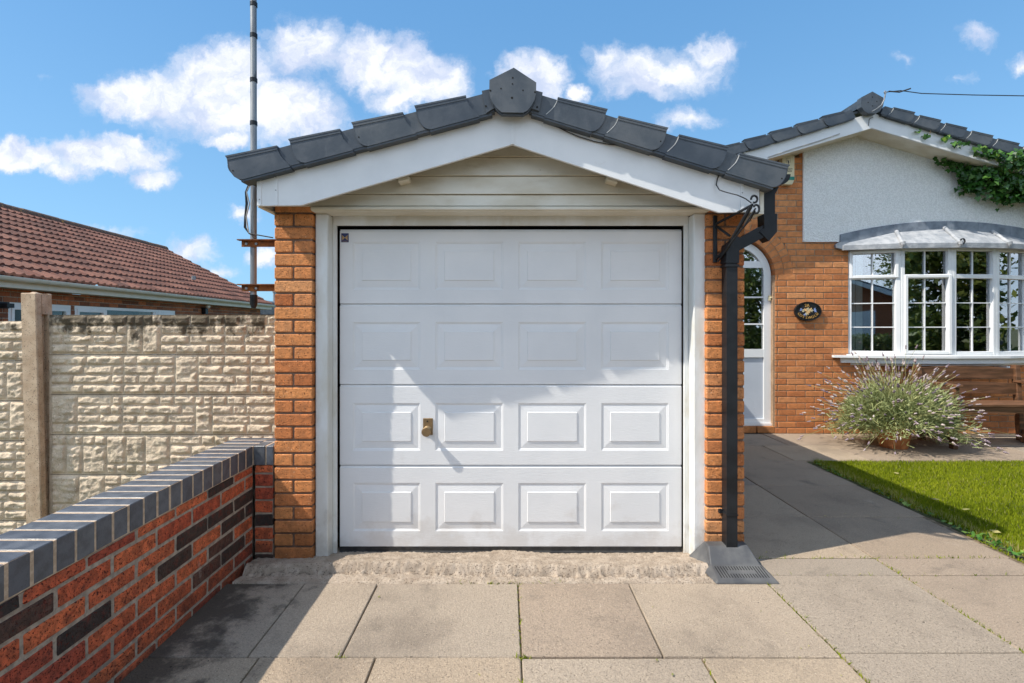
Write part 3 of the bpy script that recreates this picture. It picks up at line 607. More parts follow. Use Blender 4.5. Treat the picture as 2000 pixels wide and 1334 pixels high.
# verge tiles
YT = 2.551
def verge(parent, A, B, side, Y, n, gauge, first, s=1.0, depth=.05, lip=True):
    """A lower end, B upper end (x,z) of the bottom line; side -1 left / +1 right; tiles from the lower end up"""
    dx, dz = B[0]-A[0], B[1]-A[1]; L = math.hypot(dx, dz); ex, ez = dx/L, dz/L; nxx, nzz = (-ez, ex) if side < 0 else (ez, -ex)
    if nzz < 0: nxx, nzz = -nxx, -nzz
    def P(u_, v_): return (A[0]+ex*u_+nxx*v_, A[1]+ez*u_+nzz*v_)
    gl = gauge*.79
    for i in range(n):
        u0 = first+i*gauge
        if u0 > L+.02: break
        sv = s
        big = [(.046, -.002), (.028, .006), (.012, .022), (.002, .045), (-.004, .07), (-.004, .095), (0, .118), (.0, .126), (gl*.5, .1185), (gl, .110), (gl+.001, .09), (gl+.006, .065), (gl+.018, .04), (gl+.034, .014), (gl+.04, -.002)]
        if i % 1 == 0:
            m = MB(); r_ = rnd()
            # main cheek with rolled chamfer edge
            pts = [P(u0+a*s if a < .06 else u0+a, b*s) for a, b in big]
            m.prism(pts, Y, Y+depth, 0, r_)
            cen = P(u0+gl*.5+.01, .055*s)
            # underside return
            m.prism([P(u0+.04, -.012*s), P(u0+gl+.038, -.012*s), P(u0+gl+.038, -.0025*s), P(u0+.04, -.0025*s)], Y+.004, Y+depth+.03, 0, r_)
            m.prism([P(u0+gl+.0385, -.006*s), P(u0+gauge+.038, -.006*s), P(u0+gauge+.038, .0055*s), P(u0+gl+.0385, .0055*s)], Y+.012, Y+depth+.02, 0, r_)
            # top lip, slightly proud
            m.prism([P(u0-.002, .1265*s), P(u0+gl+.002, .1105*s), P(u0+gl+.002, .119*s), P(u0-.004, .136*s)], Y-.004, Y+depth+.02, 0, r_)
            m.prism([P(u0, .1125*s), P(u0+gl, .0985*s), P(u0+gl, .1095*s), P(u0, .1255*s)], Y-.0025, Y-.0002, 0, r_)
            # neck joining the tile above
            m.prism([P(u0+gl-.03, .006*s), P(u0+gauge+.055, .006*s), P(u0+gauge+.03, .109*s), P(u0+gl-.02, .109*s)], Y+.009, Y+depth-.002, 0, r_)
            # white worn edges
            ee = [(gl+.0, .109), (gl+.0012, .09), (gl+.0065, .065), (gl+.018, .042), (gl+.034, .015)] if side > 0 else None
            if ee:
                for (a, b), (c_, d_) in zip(ee[:-1], ee[1:]):
                    m.prism([P(u0+a-.0015, b*s), P(u0+c_-.0015, d_*s), P(u0+c_+.0022, d_*s), P(u0+a+.0022, b*s)], Y-.0012, Y+.004, 1, .5)
            ee = [(.046, -.001), (.028, .007), (.012, .023), (.002, .046), (-.003, .071), (-.003, .095), (.001, .113)]
            for (a, b), (c_, d_) in zip(ee[:-1], ee[1:]):
                m.prism([P(u0+a, b*s), P(u0+c_, d_*s), P(u0+c_+.0028, d_*s), P(u0+a+.0028, b*s)], Y-.0010, Y+.003, 0, 0)
            if i % 2 == 0: m.lathe([(.004, -.001), (.004, .0)], (P(u0+.014, .055)[0], Y, P(u0+.014, .055)[1]), 8, 2, axis='y')
            m.build('verge_tile', ['tile', 'tile_edge', 'dark'], parent)
# left slope: bottom line from (470,350) to (960,213)
verge(ga, (PX(455, YT), PZ(354.5, YT)), (PX(962, YT), PZ(220, YT)), -1, YT, 4, .338, .0, s=1.02)
# right slope: bottom line lower end (1527,365) to (1040,222)
verge(ga, (PX(1526, YT), PZ(370, YT)), (PX(1040, YT), PZ(221, YT)), 1, YT, 4, .329, .0, s=.985)
# ridge saddle pieces next to the cap
q = MB(); q.prism(XZ([(941, 178), (960, 174), (975, 205), (950, 221)], YT), YT-.004, YT+.05, 0, .2); q.lathe([(.005, -.003), (.005, 0)], (PX(949, YT), YT-.004, PZ(208, YT)), 8, 1, axis='y'); q.build('saddle_piece', ['tile', 'dark'], ga)
q = MB(); q.prism(XZ([(1042, 176), (1060, 181), (1053, 217), (1030, 210)], YT), YT-.004, YT+.05, 0, .9); q.lathe([(.005, -.003), (.005, 0)], (PX(1049, YT), YT-.004, PZ(210, YT)), 8, 1, axis='y'); q.build('saddle_piece', ['tile', 'dark'], ga)
YR = 2.52
cap = [(1003.5, 132), (1047.5, 161), (1047, 182), (1044, 195), (1038, 206), (1031, 215), (1022, 220), (980, 219), (971, 212), (963, 202), (957.5, 190), (955.5, 178), (956, 156)]
q = MB(); q.prism(XZ(cap, YR), YR, YR+.012, 0, .8); q.prism(XZ([(a*1.0+(1.5 if a > 1003 else -1.5)*0, b+4) for a, b in cap], YR+.01), YR+.0125, YR+.04, 0, .1)
for (a, b, r_) in ((1001.5, 152, .0045), (1001, 164, .004), (978.5, 173, .004), (1021.5, 176.5, .004), (1000, 191, .006), (957.8, 177, .005), (1045, 180, .005)):
    q.lathe([(r_, -.001), (r_, 0)], (PX(a, YR), YR, PZ(b, YR)), 10, 1, axis='y')
q.build('ridge_end_cap', ['tile', 'dark'], ga)
q = MB(); q.prism(XZ([(1003.5, 134), (1046, 162), (1046, 185), (961, 185), (961, 158)], YR), YR+.041, 7.9, 0, .4); q.build('ridge_tile', 'tile', ga)
# roof planes, tiled
def tile_roof(mb, O, ud, sd_, nd, L, S, gauge=.33, wave=.165, amp=.022, th=.028, m=0, off=0, spw=8):
    O, ud, sd_, nd = Vector(O), Vector(ud).normalized(), Vector(sd_).normalized(), Vector(nd).normalized()
    nu = int(L/wave*spw); nc = int(math.ceil(S/gauge))
    us = [i*L/nu for i in range(nu+1)]
    prof = [amp*max(0., math.cos(2*math.pi*(x+off)/wave))**.8 for x in us]
    for c_ in range(nc):
        s0 = c_*gauge; s1 = min(S, (c_+1)*gauge+.015); j = ru(-.003, .003)
        A = [O+ud*x+sd_*(s0+j)+nd*(p-.012) for x, p in zip(us, prof)]
        B = [O+ud*x+sd_*(s0+j)+nd*(th+p) for x, p in zip(us, prof)]
        D = [O+ud*x+sd_*s1+nd*(p) for x, p in zip(us, prof)]
        o = len(mb.v); n1_ = nu+1; mb.v.extend([tuple(p) for p in A+B+D])
        tiles = [rnd() for _ in range(int(L/(wave*2))+3)]
        for i in range(nu):
            r_ = tiles[int((us[i]+off+wave*.5)/(wave*2))]
            mb.f.append((o+i, o+i+1, o+n1_+i+1, o+n1_+i)); mb.m.append(m); mb.r.append(r_)
            mb.f.append((o+n1_+i, o+n1_+i+1, o+2*n1_+i+1, o+2*n1_+i)); mb.m.append(m); mb.r.append(r_)
def slope_roof(parent, A, B, Y0, Y1, mname, up=.10):
    """A eave (x,z), B ridge (x,z) of bottom line"""
    dx, dz = B[0]-A[0], B[1]-A[1]; L = math.hypot(dx, dz); s_ = Vector((dx/L, 0, dz/L)); n_ = Vector((-s_.z, 0, s_.x)) if s_.x > 0 else Vector((s_.z, 0, -s_.x))
    if n_.z < 0: n_ = -n_
    q = MB(); O = Vector((A[0], Y0, A[1]))+n_*up
    tile_roof(q, O, (0, 1, 0), s_, n_, Y1-Y0, L, off=.05)
    p0, p1 = Vector((A[0], 0, A[1])), Vector((B[0], 0, B[1]))
    a, b, c_, d = p0+n_*(up-.03), p1+n_*(up-.03), p1+n_*(up-.004), p0+n_*(up-.004)
    q.prism([(a.x, a.z), (b.x, b.z), (c_.x, c_.z), (d.x, d.z)], Y0, Y1, 0, .3)
    return q.build('roof', mname, parent)
slope_roof(ga, (PX(458, YT), PZ(354, YT)), (PX(1001, YT), PZ(208, YT)), YT+.052, 7.95, 'tile', .08)
slope_roof(ga, (PX(1524, YT), PZ(370, YT)), (PX(1001, YT), PZ(210, YT)), YT+.052, 7.95, 'tile', .08)
# gutters
def gutter(name, parent, x, z, y0, y1, r, mname, th=.003):
    q = MB(); pts = []
    for i in range(13):
        a = math.pi+math.pi*i/12; pts.append((x+r*math.cos(a), z+r*math.sin(a)))
    for i in range(12, -1, -1):
        a = math.pi+math.pi*i/12; pts.append((x+(r-th)*math.cos(a), z+(r-th)*math.sin(a)))
    for (a, b, c_, d) in [(pts[i], pts[i+1], pts[24-i], pts[25-i]) for i in range(12)]:
        q.prism([a, b, c_, d], y0, y1)
    q.prism([pts[i] for i in range(13)], y0-.004, y0)
    return q.build(name, mname, parent)
gutter('gutter', ga, PX(466, 2.61), PZ(322, 2.61), 2.612, 7.9, .058, 'black')
gutter('gutter', ga, PX(1527, 2.61)-.01, PZ(342, 2.61)+.005, 2.612, 7.9, .056, 'black')
# downpipe with swan neck
q = MB(); yq = 2.722
xa_, xb_ = PX(1497, yq), PX(1425, yq)
q.tube([(xa_, yq, PZ(362, yq)), (xa_, yq, PZ(440, yq))], .031, square=True)
q.tube([(xa_+.004, yq, PZ(420, yq)), (xa_+.004, yq, PZ(452, yq)), (xa_-.03, yq, PZ(464, yq))], .036, square=True)
q.tube([(xa_-.012, yq, PZ(450, yq)), (xb_+.012, yq, PZ(484, yq))], .030, square=True)
q.tube([(xb_+.05, yq, PZ(474, yq)), (xb_+.004, yq, PZ(484, yq)), (xb_, yq, PZ(515, yq))], .036, square=True)
q.tube([(xb_, yq, PZ(500, yq)), (xb_, yq, .07)], .030, square=True)
q.prism([(xa_-.05, PZ(392, yq)), (xa_+.035, PZ(380, yq)), (xa_+.075, PZ(352, yq)), (xa_-.03, PZ(352, yq))], yq-.03, yq+.03)
dp = q.build('downpipe', 'black', ga)
q = MB(); zc = PZ(1002, yq); q.box(xb_-.033, xb_+.033, yq-.0335, yq+.034, zc-.004, zc+.004); q.box(xb_-.05, xb_-.032, yq+.015, yq+.034, zc-.008, zc+.012)
q.build('pipe_clip', 'black', dp)
q = MB(); z2 = PZ(520, yq); q.box(xb_-.037, xb_+.037, yq-.0375, yq+.034, z2-.006, z2+.006); q.build('pipe_clip', 'black', dp)

# drain cover (grey plastic hood)
q = MB()
b = [(1.045, 2.505), (1.375, 2.500), (1.405, 2.85), (1.045, 2.85)]
bot = [(1.060, 2.492, .004), (1.385, 2.492, .004), (1.400, 2.80, .004), (1.035, 2.80, .004)]
lowt = [(1.072, 2.500, .018), (1.372, 2.500, .018)]
mid = [(1.085, 2.62, .038), (1.352, 2.62, .038)]
top = [(1.105, 2.70, .105), (1.325, 2.70, .105), (1.325, 2.758, .105), (1.105, 2.758, .105)]
vs = bot+lowt+mid+top
q.add(vs, [(0, 1, 5, 4), (4, 5, 7, 6), (6, 7, 9, 8), (8, 9, 10, 11), (1, 2, 10, 9, 7, 5), (3, 0, 4, 6, 8, 11), (2, 3, 11, 10)])
dc = q.build('drain_cover', 'greyp'); tag(dc, 'weathered grey plastic hood with slots at the foot of the black downpipe', 'drain cover')
md = dc.modifiers.new('bevel', 'BEVEL'); md.width = .006; md.segments = 2
q = MB()
def slot(x, t0, t1):
    p = lambda t_: (2.505+.112*t_, .0185+.0192*t_+.0008)
    (ya, za_), (yb, zb_) = p(t0), p(t1); sh = (t0-.5)*-.0
    q.add([(x-.0022, ya, za_), (x+.0022, ya, za_), (x+.0022+.0*sh, yb, zb_), (x-.0022, yb, zb_), (x-.0022, ya, za_-.006), (x+.0022, ya, za_-.006), (x+.0022, yb, zb_-.006), (x-.0022, yb, zb_-.006)],
          [(0, 1, 2, 3), (4, 5, 6, 7), (0, 1, 5, 4), (1, 2, 6, 5), (2, 3, 7, 6), (3, 0, 4, 7)])
for i in range(18):
    x = 1.102+i*.0143
    if i < 4 or i > 13: slot(x, .12, .9)
    else: slot(x, .12, .38); slot(x, .64, .9)
q.build('slots', 'dark', dc)

# iron bracket on right pier with loop and cable
br = thing('wall_bracket', (1.165, 2.755, 1.80), 'black wrought iron wall bracket with scrolled tip at the top of the right hand pier', 'bracket')
q = MB(); xb0, yb0 = 1.166, 2.752; tip = Vector((PX(1470, 2.52), 2.52, PZ(400, 2.52)))
q.box(xb0-.011, xb0+.011, yb0-.006, yb0+.006, PZ(513, 2.75), PZ(421, 2.75), ch=.003); q.build('back_plate', 'black', br)
q = MB(); q.tube([(xb0, yb0, PZ(438, 2.75)), tip], .0075, 8)
q.tube([(xb0, yb0, PZ(505, 2.75)), Vector((1.20, 2.70, 1.72)), tip+Vector((-.01, 0, -.01))], .010, 8)
q.tube([(xb0, yb0, PZ(440, 2.75)), (1.215, 2.68, PZ(462, 2.7))], .007, 8); q.build('arm', 'black', br)
q = MB(); cx_, cz_ = PX(1473, 2.52), PZ(389, 2.52)
q.tube([(cx_+.016*math.cos(a), 2.52, cz_+.018*math.sin(a)) for a in [R(-110+i*20) for i in range(16)]], .0055, 8)
q.tube([(cx_+.008+.015*math.cos(a), 2.515, cz_-.052+.022*math.sin(a)) for a in [R(150-i*22) for i in range(13)]], .0055, 8); q.build('scroll', 'black', br)
q = MB(); q.tube([tip+Vector((.01, -.01, -.02)), (1.235, 2.56, 1.83), (1.20, 2.66, 1.745), (1.175, 2.735, 1.67)], .005, 6); q.tube([tip+Vector((.014, .0, -.03)), (1.262, 2.55, 1.86), (1.225, 2.6, 1.80)], .003, 6); q.build('cable_tie', 'black', br)
q = MB(); Yw = 2.57
q.tube([(PX(a, y_), y_, PZ(b_, y_)) for a, b_, y_ in ((1406, 336, 2.597), (1401, 350, 2.594), (1399, 361, 2.59), (1405, 371, 2.58), (1420, 376, 2.56), (1440, 381, 2.53), (1456, 388, 2.525), (1468, 397, 2.52))], .0030, 6)
tag(q.build('cable', 'wire'), 'thin black cable hanging from the right verge tiles to the iron bracket', 'cable')
q = MB(); q.tube([(PX(a, 2.597), 2.597, PZ(b_, 2.597)) for a, b_ in ((1068, 236), (1085, 246), (1105, 256), (1130, 267), (1160, 276), (1190, 282), (1216, 284), (1232, 286))], .0028, 6)
tag(q.build('cable', 'wire'), 'thin black cable sagging across the white barge board right of the ridge', 'cable')

# ================================================================== AERIAL MAST
ym = 2.95; xm = PX(495.5, ym)
ma = thing('aerial_mast', (xm, ym, PZ(600, ym)), 'tall galvanised steel aerial pole on rusty brackets left of the garage', 'aerial mast')
q = MB(); q.tube([(xm-.001, ym, PZ(578, ym)), (xm, ym, PZ(300, ym)), (xm-.004, ym, 4.6)], .0180, 20); q.build('pole', 'galv', ma, smooth='auto')
q = MB(); q.tube([(xm, ym, PZ(602, ym)), (xm, ym, PZ(594, ym)), (xm, ym, PZ(576, ym))], [.012, .021, .0215], 16); q.build('pole_cap', 'black', ma, smooth='auto')
for py in (9, 70, 157, 241):
    q = MB(); z = PZ(py, ym); q.tube([(xm, ym, z-.012), (xm, ym, z+.012)], .0208, 20); q.build('tape_band', 'black', ma, smooth='auto')
for py in (471, 557):
    z = PZ(py, ym); q = MB(); q.box(PX(472, ym), -1.3075, ym-.055, ym-.022, z-.003, z+.003); q.box(PX(476, ym), -1.3075, ym-.0245, ym-.0195, z-.038, z-.003)
    b_ = q.build('bracket', 'rust', ma)
    for dx_ in (-.028, .030): q = MB(); q.lathe([(.008, -.008), (.008, 0)], (xm+dx_, ym-.0245, z-.021), 8, axis='y'); q.build('bolt', 'galv', b_)
q = MB(); 
for k_, o_ in enumerate((0, .012, -.008)):
    q.tube([(xm-.01+o_*.5, ym-.03, PZ(362, ym)), (xm-.03+o_*.3, ym-.032, PZ(378, ym)), (xm-.022+o_, ym-.03, PZ(400, ym)), (xm-.034+o_*.4, ym-.03, PZ(425, ym)), (xm-.032+o_, ym-.03, PZ(446, ym)), (xm-.01, ym-.035, PZ(458, ym)), (xm+.03+.1*(k_ == 2), ym-.03, PZ(466, ym))], .0038, 6, m=1 if k_ == 1 else 0)
q.build('cables', ['wire', 'wirew'], ma)

# ================================================================== RED BRICK WALL
rw = thing('garden_wall', (-1.53, 1.5, 0), 'low red and black brick wall with blue brick coping on the left of the drive', 'wall')
RAG[0] = .0016
q = MB(); RB = lambda: rnd()*.66 if rnd() < .80 else ru(.71, 1)
courses(q, (-1.425, 2.76, 0), (0, -1, 0), (1, 0, 0), .0-.04, .525, lambda z: [(.0, 4.6)], offs=(.085, -.03), bm=1, rr=RB, depth=.09, jit=.002, joint=.0100, ch=.0055, stretch=.215, proud=.004)
courses(q, (-1.307, 2.765, 0), (-1, 0, 0), (0, -1, 0), -.04, .525, lambda z: [(.012, .112)], offs=(.012, .012), bm=1, rr=RB, depth=.09)
q.box(-1.63, -1.53, -1.84, 2.975, -.44, .53, 0); q.box(-1.53, -1.31, 2.87, 2.975, -.44, .53, 0)
courses(q, (-1.63, 2.975, 0), (0, -1, 0), (-1, 0, 0), -.415, .525, lambda z: [(0, 4.8)], bm=1, rr=RB, depth=.05)
RAG[0] = 0
q.build('brickwork', ['mortar_r', 'brick_r'], rw)
q = MB(); zt = .636
q.box(-1.6375, -1.4245, -1.84, 2.972, .529, zt-.0015, 0); q.box(-1.4265, -1.312, 2.767, 2.972, .529, zt-.0015, 0)
y = 2.7535
while y > -1.8:
    q.box(-1.640+ru(0, .002), -1.4225+ru(-.002, .001), y-.0672, y, .531, zt+ru(-.001, .001), 1, rnd(), .003); y -= .0755
for yy in (2.7635, 2.8385, 2.9135):   # corner pieces behind
    q.box(-1.640, -1.4245 if yy > 2.7 else -1.42, yy+.0, yy+.062, .531, zt+ru(-.001, .001), 1, rnd(), .003)
for i, x in enumerate((-1.4225, -1.3505)):
    q.box(x, min(x+.0625, -1.3125), 2.7605, 2.8625, .529, zt+.0005, 1, rnd(), .003); q.box(x, min(x+.0625, -1.3125), 2.872, 2.974, .529, zt, 1, rnd(), .003)
q.build('coping', ['mortar_c', 'blue'], rw)

# ================================================================== FENCE
def stone_panel(parent, x0, x1, z0, z1, Y, seed, tilt=0., dirt=False, ygain=0.):
    rs = np.random.RandomState(seed); res = .0065
    nx_ = int((x1-x0)/res)+1; nz_ = int((z1-z0)/res)+1
    gx, gz = np.meshgrid(np.linspace(x0, x1, nx_), np.linspace(z0, z1, nz_), indexing='ij')
    H = np.zeros_like(gx)
    W, Hh = x1-x0, z1-z0; rows = 4; rh = (Hh-.012)/rows
    occ = []; x = .02
    cells = []
    # columns: mixture of tall blocks and stacked thin rows
    while x < W-.02:
        if rs.rand() < .42:
            bw = .11+rs.rand()*.11; top = rs.rand() < .5
            a = 1 if top else 0
            cells.append((x, x+bw, .006+a*rh, .006+(a+3)*rh))
            rr_ = 0 if top else 3; xx = x
            cells.append((x, x+bw*.5, .006+rr_*rh, .006+(rr_+1)*rh)); cells.append((x+bw*.5, x+bw, .006+rr_*rh, .006+(rr_+1)*rh)); x += bw
        else:
            bw = .34+rs.rand()*.26
            for r_ in range(rows):
                c_ = x
                if r_ == 2 and rs.rand() < .0: continue
                while c_ < x+bw-.01:
                    ww = min(.08+rs.rand()*.22, x+bw-c_)
                    if x+bw-(c_+ww) < .07: ww = x+bw-c_
                    cells.append((c_, c_+ww, .006+r_*rh, .006+(r_+1)*rh)); c_ += ww
            x += bw
    for (a, b, c_, d) in cells:
        b = min(b, W-.01)
        u_ = np.minimum(gx-x0-a, b-(gx-x0)); v_ = np.minimum(gz-z0-c_, d-(gz-z0))
        dd = np.minimum(u_, v_)-.006
        m = dd > 0
        if not m.any(): continue
        o1, o2 = rs.rand(2)*50; base = .007+rs.rand()*.007
        nn = vnoise(gx*26+o1, gz*38+o2, seed)*.55+vnoise(gx*60+o2, gz*75+o1, seed+1)*.3+vnoise(gx*120, gz*140+o1, seed+2)*.15
        rid = 1-np.abs(2*vnoise(gx*13+o2, gz*22+o1, seed+3)-1)
        e_ = np.clip(dd/.009, 0, 1); kk = np.clip(dd/.012, 0, 1); sl_ = ((gz-z0-c_)/(d-c_)-.5)*(rs.rand()-.35)*.012
        hh = base*(.25+.75*e_**.7)+(nn-.5)*.020*kk+rid*.010*kk+sl_*kk
        H = np.where(m, np.maximum(hh, .001), H)
    H += vnoise(gx*90, gz*90, seed+5)*.0015
    Yg = Y-H; Zg = gz+tilt*(gx-x0)
    Yg = Yg+ygain*(gx-x0)
    V = np.stack([gx.ravel(), Yg.ravel(), Zg.ravel()], 1); F = grid_faces(nx_, nz_)
    # body box
    b0 = len(V); bx = []
    for (xx, zz) in ((x0, z0), (x1, z0), (x1, z1), (x0, z1)):
        for dy in (0.0, .045): bx.append((xx, Y+dy+ygain*(xx-x0), zz+tilt*(xx-x0)))
    V = np.concatenate([V, bx]); F = np.concatenate([F, b0+np.array([[0, 1, 3, 2], [4, 5, 7, 6], [6, 7, 1, 0], [2, 3, 5, 4], [1, 7, 5, 3]])])
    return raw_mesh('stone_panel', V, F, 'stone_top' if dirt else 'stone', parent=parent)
# upper panels carry dark algae staining near their top edge (own growth, fixed to the stone)
def stone_top():
    m = M['stone'].copy(); m.name = 'stained_stone'; M['stone_top'] = m; nt = NT(m.node_tree)
    b = m.node_tree.nodes['Principled BSDF']; src = b.inputs['Base Color'].links[0].from_socket
    co = nt.n('ShaderNodeTexCoord').outputs['Object']
    s_ = nt.n('ShaderNodeSeparateXYZ'); nt.l.new(co, s_.inputs[0])
    hgt = nt.rng(s_.outputs[2], 1.10, 1.42, -.07, .12)
    g = nt.math('ADD', nt.noise(nt.vec('MULTIPLY', co, (1, 1, .5)), 8, 7, .65).outputs[0], hgt)
    col = nt.mix(nt.rng(g, .50, .64, 0, .86), src, (.055, .042, .026, 1)); nt.l.new(col, b.inputs['Base Color'])
stone_top()
fn_ = thing('fence', (-3.5, 3.74, 0), 'cream rock faced concrete panel fence with dark stained top behind the brick wall', 'fence')
YF = 3.75
z = 1.395
for i in range(6):
    stone_panel(fn_, -3.49, -1.66, z-.300, z, YF, 20+i*7, tilt=.0, dirt=(i == 0)); z -= .3045
z = 1.338
for i in range(6):
    stone_panel(fn_, -5.42, -3.60, z-.300, z, YF-.0, 120+i*7, tilt=.006, dirt=(i == 0)); z -= .3045
z = 1.31
for i in range(6):
    stone_panel(fn_, -7.36, -5.54, z-.300, z, YF, 320+i*7, dirt=(i == 0)); z -= .3045
z = 1.395
for i in range(6):
    stone_panel(fn_, -1.55, .2, z-.300, z, YF+.0, 220+i*7, dirt=(i == 0)) if i < 3 and False else None
q = MB()
def pf(p):
    return (p[0]+.027*(1.6-p[2])/1.0*.9, p[1], p[2])
x0, x1 = PX(40, 3.67), PX(70.5, 3.67)
for (a, b, c_, d) in ((x0, x1, 3.665, 3.715), (x0+.03, x1-.03, 3.715, 3.765), (x0, x1, 3.765, 3.80)): q.box(a, b, c_, d, -.45, PZ(572, 3.67), 0, 0, .006, pf)
q.box(x0+.03, x1-.001, 3.7155, 3.7645, 1.40, PZ(572.5, 3.67), 0, 0, 0, pf)
q.lathe([(.02, 0), (.028, .008), (.012, .016)], (x0+.075, 3.70, PZ(574, 3.67)), 10)
q.build('post', 'post', fn_)
q = MB(); q.box(-5.54, -5.43, 3.67, 3.80, -.45, 1.55, 0, 0, .006); q.build('post', 'post', fn_)
q = MB(); q.box(-1.66, -1.55, 3.69, 3.80, -.45, 1.42, 0, 0, .006); q.build('post', 'post', fn_)

# ================================================================== NEIGHBOUR BUNGALOW
nb = thing('bungalow', (-8.5, 11, -.45), 'neighbouring brick bungalow with brown red tiled roof behind the fence', 'bungalow')
ang = math.atan2(-.081, 1)      # long axis direction
ax = Vector((-.081, 1, 0)).normalized(); px_ = Vector((-ax.y, ax.x, 0))   # px_ points away (left)
E0 = Vector((-6.146-.081*3.0, 3.0, 1.99)); LEN = 12.55
pit = R(28); Sl = 3.22/math.cos(pit)
sdv = px_*math.cos(pit)+Vector((0, 0, math.sin(pit))); ndv = -px_*math.sin(pit)+Vector((0, 0, math.cos(pit)))
q = MB(); tile_roof(q, E0, ax, sdv, ndv, LEN, Sl, gauge=.305, wave=.152, amp=.026, th=.034)
q.build('roof', 'pantile', nb)
q = MB(); R0 = E0+sdv*Sl
tile_roof(q, E0+px_*6.44, ax, Vector((-px_.x*math.cos(pit), -px_.y*math.cos(pit), math.sin(pit))), px_*math.sin(pit)+Vector((0, 0, math.cos(pit))), LEN, Sl, gauge=.305, wave=.152, amp=.026, th=.034, spw=4); q.build('roof', 'pantile', nb)
q = MB(); n = 28
for i in range(n):
    a0 = LEN*i/n; p0 = R0+ax*(a0)+Vector((0, 0, -.03)); p1 = R0+ax*(a0+LEN/n-.01)+Vector((0, 0, -.03)); q.tube([p0, p1], (.12+ru(-.004, .004)), 14)
q.build('ridge_tiles', 'ridge', nb)
# walls
WX = .26
q = MB(); Wo = E0+px_*WX; 
def nint(z): return [(.0, 12.3)]
win = [(3.9, 5.0), (5.07, 7.85)]
def nint2(z):
    if .60 < z < 1.65:
        o = []; u_ = 0
        for a, b in win: o.append((u_, a)); u_ = b
        o.append((u_, 12.3)); return o
    return [(0, 12.3)]
courses(q, (Wo.x, Wo.y, 0), ax, -px_, -.45, 1.83, nint2, bm=1, ch=.003, rr=rnd)
gw = Wo+ax*12.3; q.add([tuple(gw+Vector((0, 0, -2.45))), tuple(gw+px_*5.9+Vector((0, 0, -2.45))), tuple(gw+px_*5.9+Vector((0, 0, -.1))), tuple(gw+px_*2.95+Vector((0, 0, 1.5))), tuple(gw+Vector((0, 0, -.1)))], [(0, 1, 2, 3, 4)], 0)
q.build('wall', ['mortar_r', 'brick_n'], nb)
def along(a, off, z): p = E0+ax*a+px_*off; return (p.x, p.y, z)
def obox(mb, a0, a1, o0, o1, z0, z1, m=0, ch=.003):
    mb.box(a0, a1, o0, o1, z0, z1, m, 0, ch, lambda p: along(p[0], p[1], p[2]))
q = MB(); obox(q, -.2, LEN, .02, .045, 1.83, 1.985); obox(q, -.2, LEN, .0455, WX-.001, 1.832, 1.842); q.build('fascia', 'creamw', nb)
q = MB(); rg = .055
prof = [(-.045+rg*math.cos(a), 1.965+rg*math.sin(a)) for a in [math.pi+math.pi*i/10 for i in range(11)]]
for (a, b) in zip(prof[:-1], prof[1:]): q.add([along(-.3, a[0], a[1]), along(LEN, a[0], a[1]), along(LEN, b[0], b[1]), along(-.3, b[0], b[1])], [(0, 1, 2, 3)])
obox(q, -.3, LEN, -.104, -.098, 1.960, 1.972, ch=0)
for i in range(14):
    a0 = .45+i*.92
    pr = [(-.045+(rg+.004)*math.cos(a), 1.965+(rg+.004)*math.sin(a)) for a in [math.pi+math.pi*j/10 for j in range(11)]]
    for (a, b) in zip(pr[:-1], pr[1:]): q.add([along(a0, a[0], a[1]), along(a0+.04, a[0], a[1]), along(a0+.04, b[0], b[1]), along(a0, b[0], b[1])], [(0, 1, 2, 3)])
q.build('gutter', 'creamw', nb)
def nwin(a0, a1, z0, z1, bars, tilt_first=False):
    q = MB(); f = .055
    obox(q, a0, a1, WX+.01, WX+.06, z1-f, z1); obox(q, a0, a1, WX+.01, WX+.06, z0, z0+f)
    for x in [a0]+bars+[a1-f]: obox(q, x, x+f, WX+.012, WX+.058, z0+f, z1-f)
    wo_ = q.build('window', 'upvc', nb)
    edges = [a0+f]+[v for b_ in bars for v in (b_, b_+f)]+[a1-f]
    q = MB()
    for i in range(0, len(edges), 2):
        e0, e1 = edges[i], edges[i+1]
        if i == 0 or i == len(edges)-2:
            obox(q, e0, e1, WX+.0, WX+.05, z1-f-.05, z1-f); obox(q, e0, e0+.045, WX+.0, WX+.05, z0+f, z1-f-.05); obox(q, e1-.045, e1, WX+.0, WX+.05, z0+f, z1-f-.05)
    q.build('sash', 'upvc', wo_)
    q = MB(); obox(q, a0+f, a1-f, WX+.03, WX+.034, z0+f, z1-f, ch=0); q.build('pane', 'glass2', wo_)
    q = MB(); obox(q, a0-.2, a1+.2, WX+.9, WX+.95, z0-.3, z1+.2, ch=0); q.build('room_backdrop', 'room', wo_)
nwin(3.9, 5.0, .60, 1.65, [4.45]); nwin(5.07, 7.85, .60, 1.65, [5.75, 7.10])
q = MB(); a_ = 8.9; obox(q, a_, a_+.12, WX-.10, WX, 1.60, 1.76); q.build('wall_lamp', 'black', nb)
q = MB(); p = along(a_+.05, WX-.13, 1.74); q.lathe([(.02, 0), (.05, .03), (.05, .06), (.02, .08)], p, 12); q.build('lamp_globe', 'creamw', nb)
q = MB(); a_ = 3.62; obox(q, a_, a_+.16, WX-.12, WX, 1.55, 1.64); obox(q, a_+.03, a_+.14, WX-.2, WX-.12, 1.56, 1.62); q.build('wall_lamp', 'black', nb)
# small far chimney pipe & vent on roof
q = MB(); p = E0+ax*9.6+sdv*.95+ndv*.06; q.tube([p, p+Vector((0, 0, .10))], .05, 10); q.build('roof_vent', 'galv', nb)
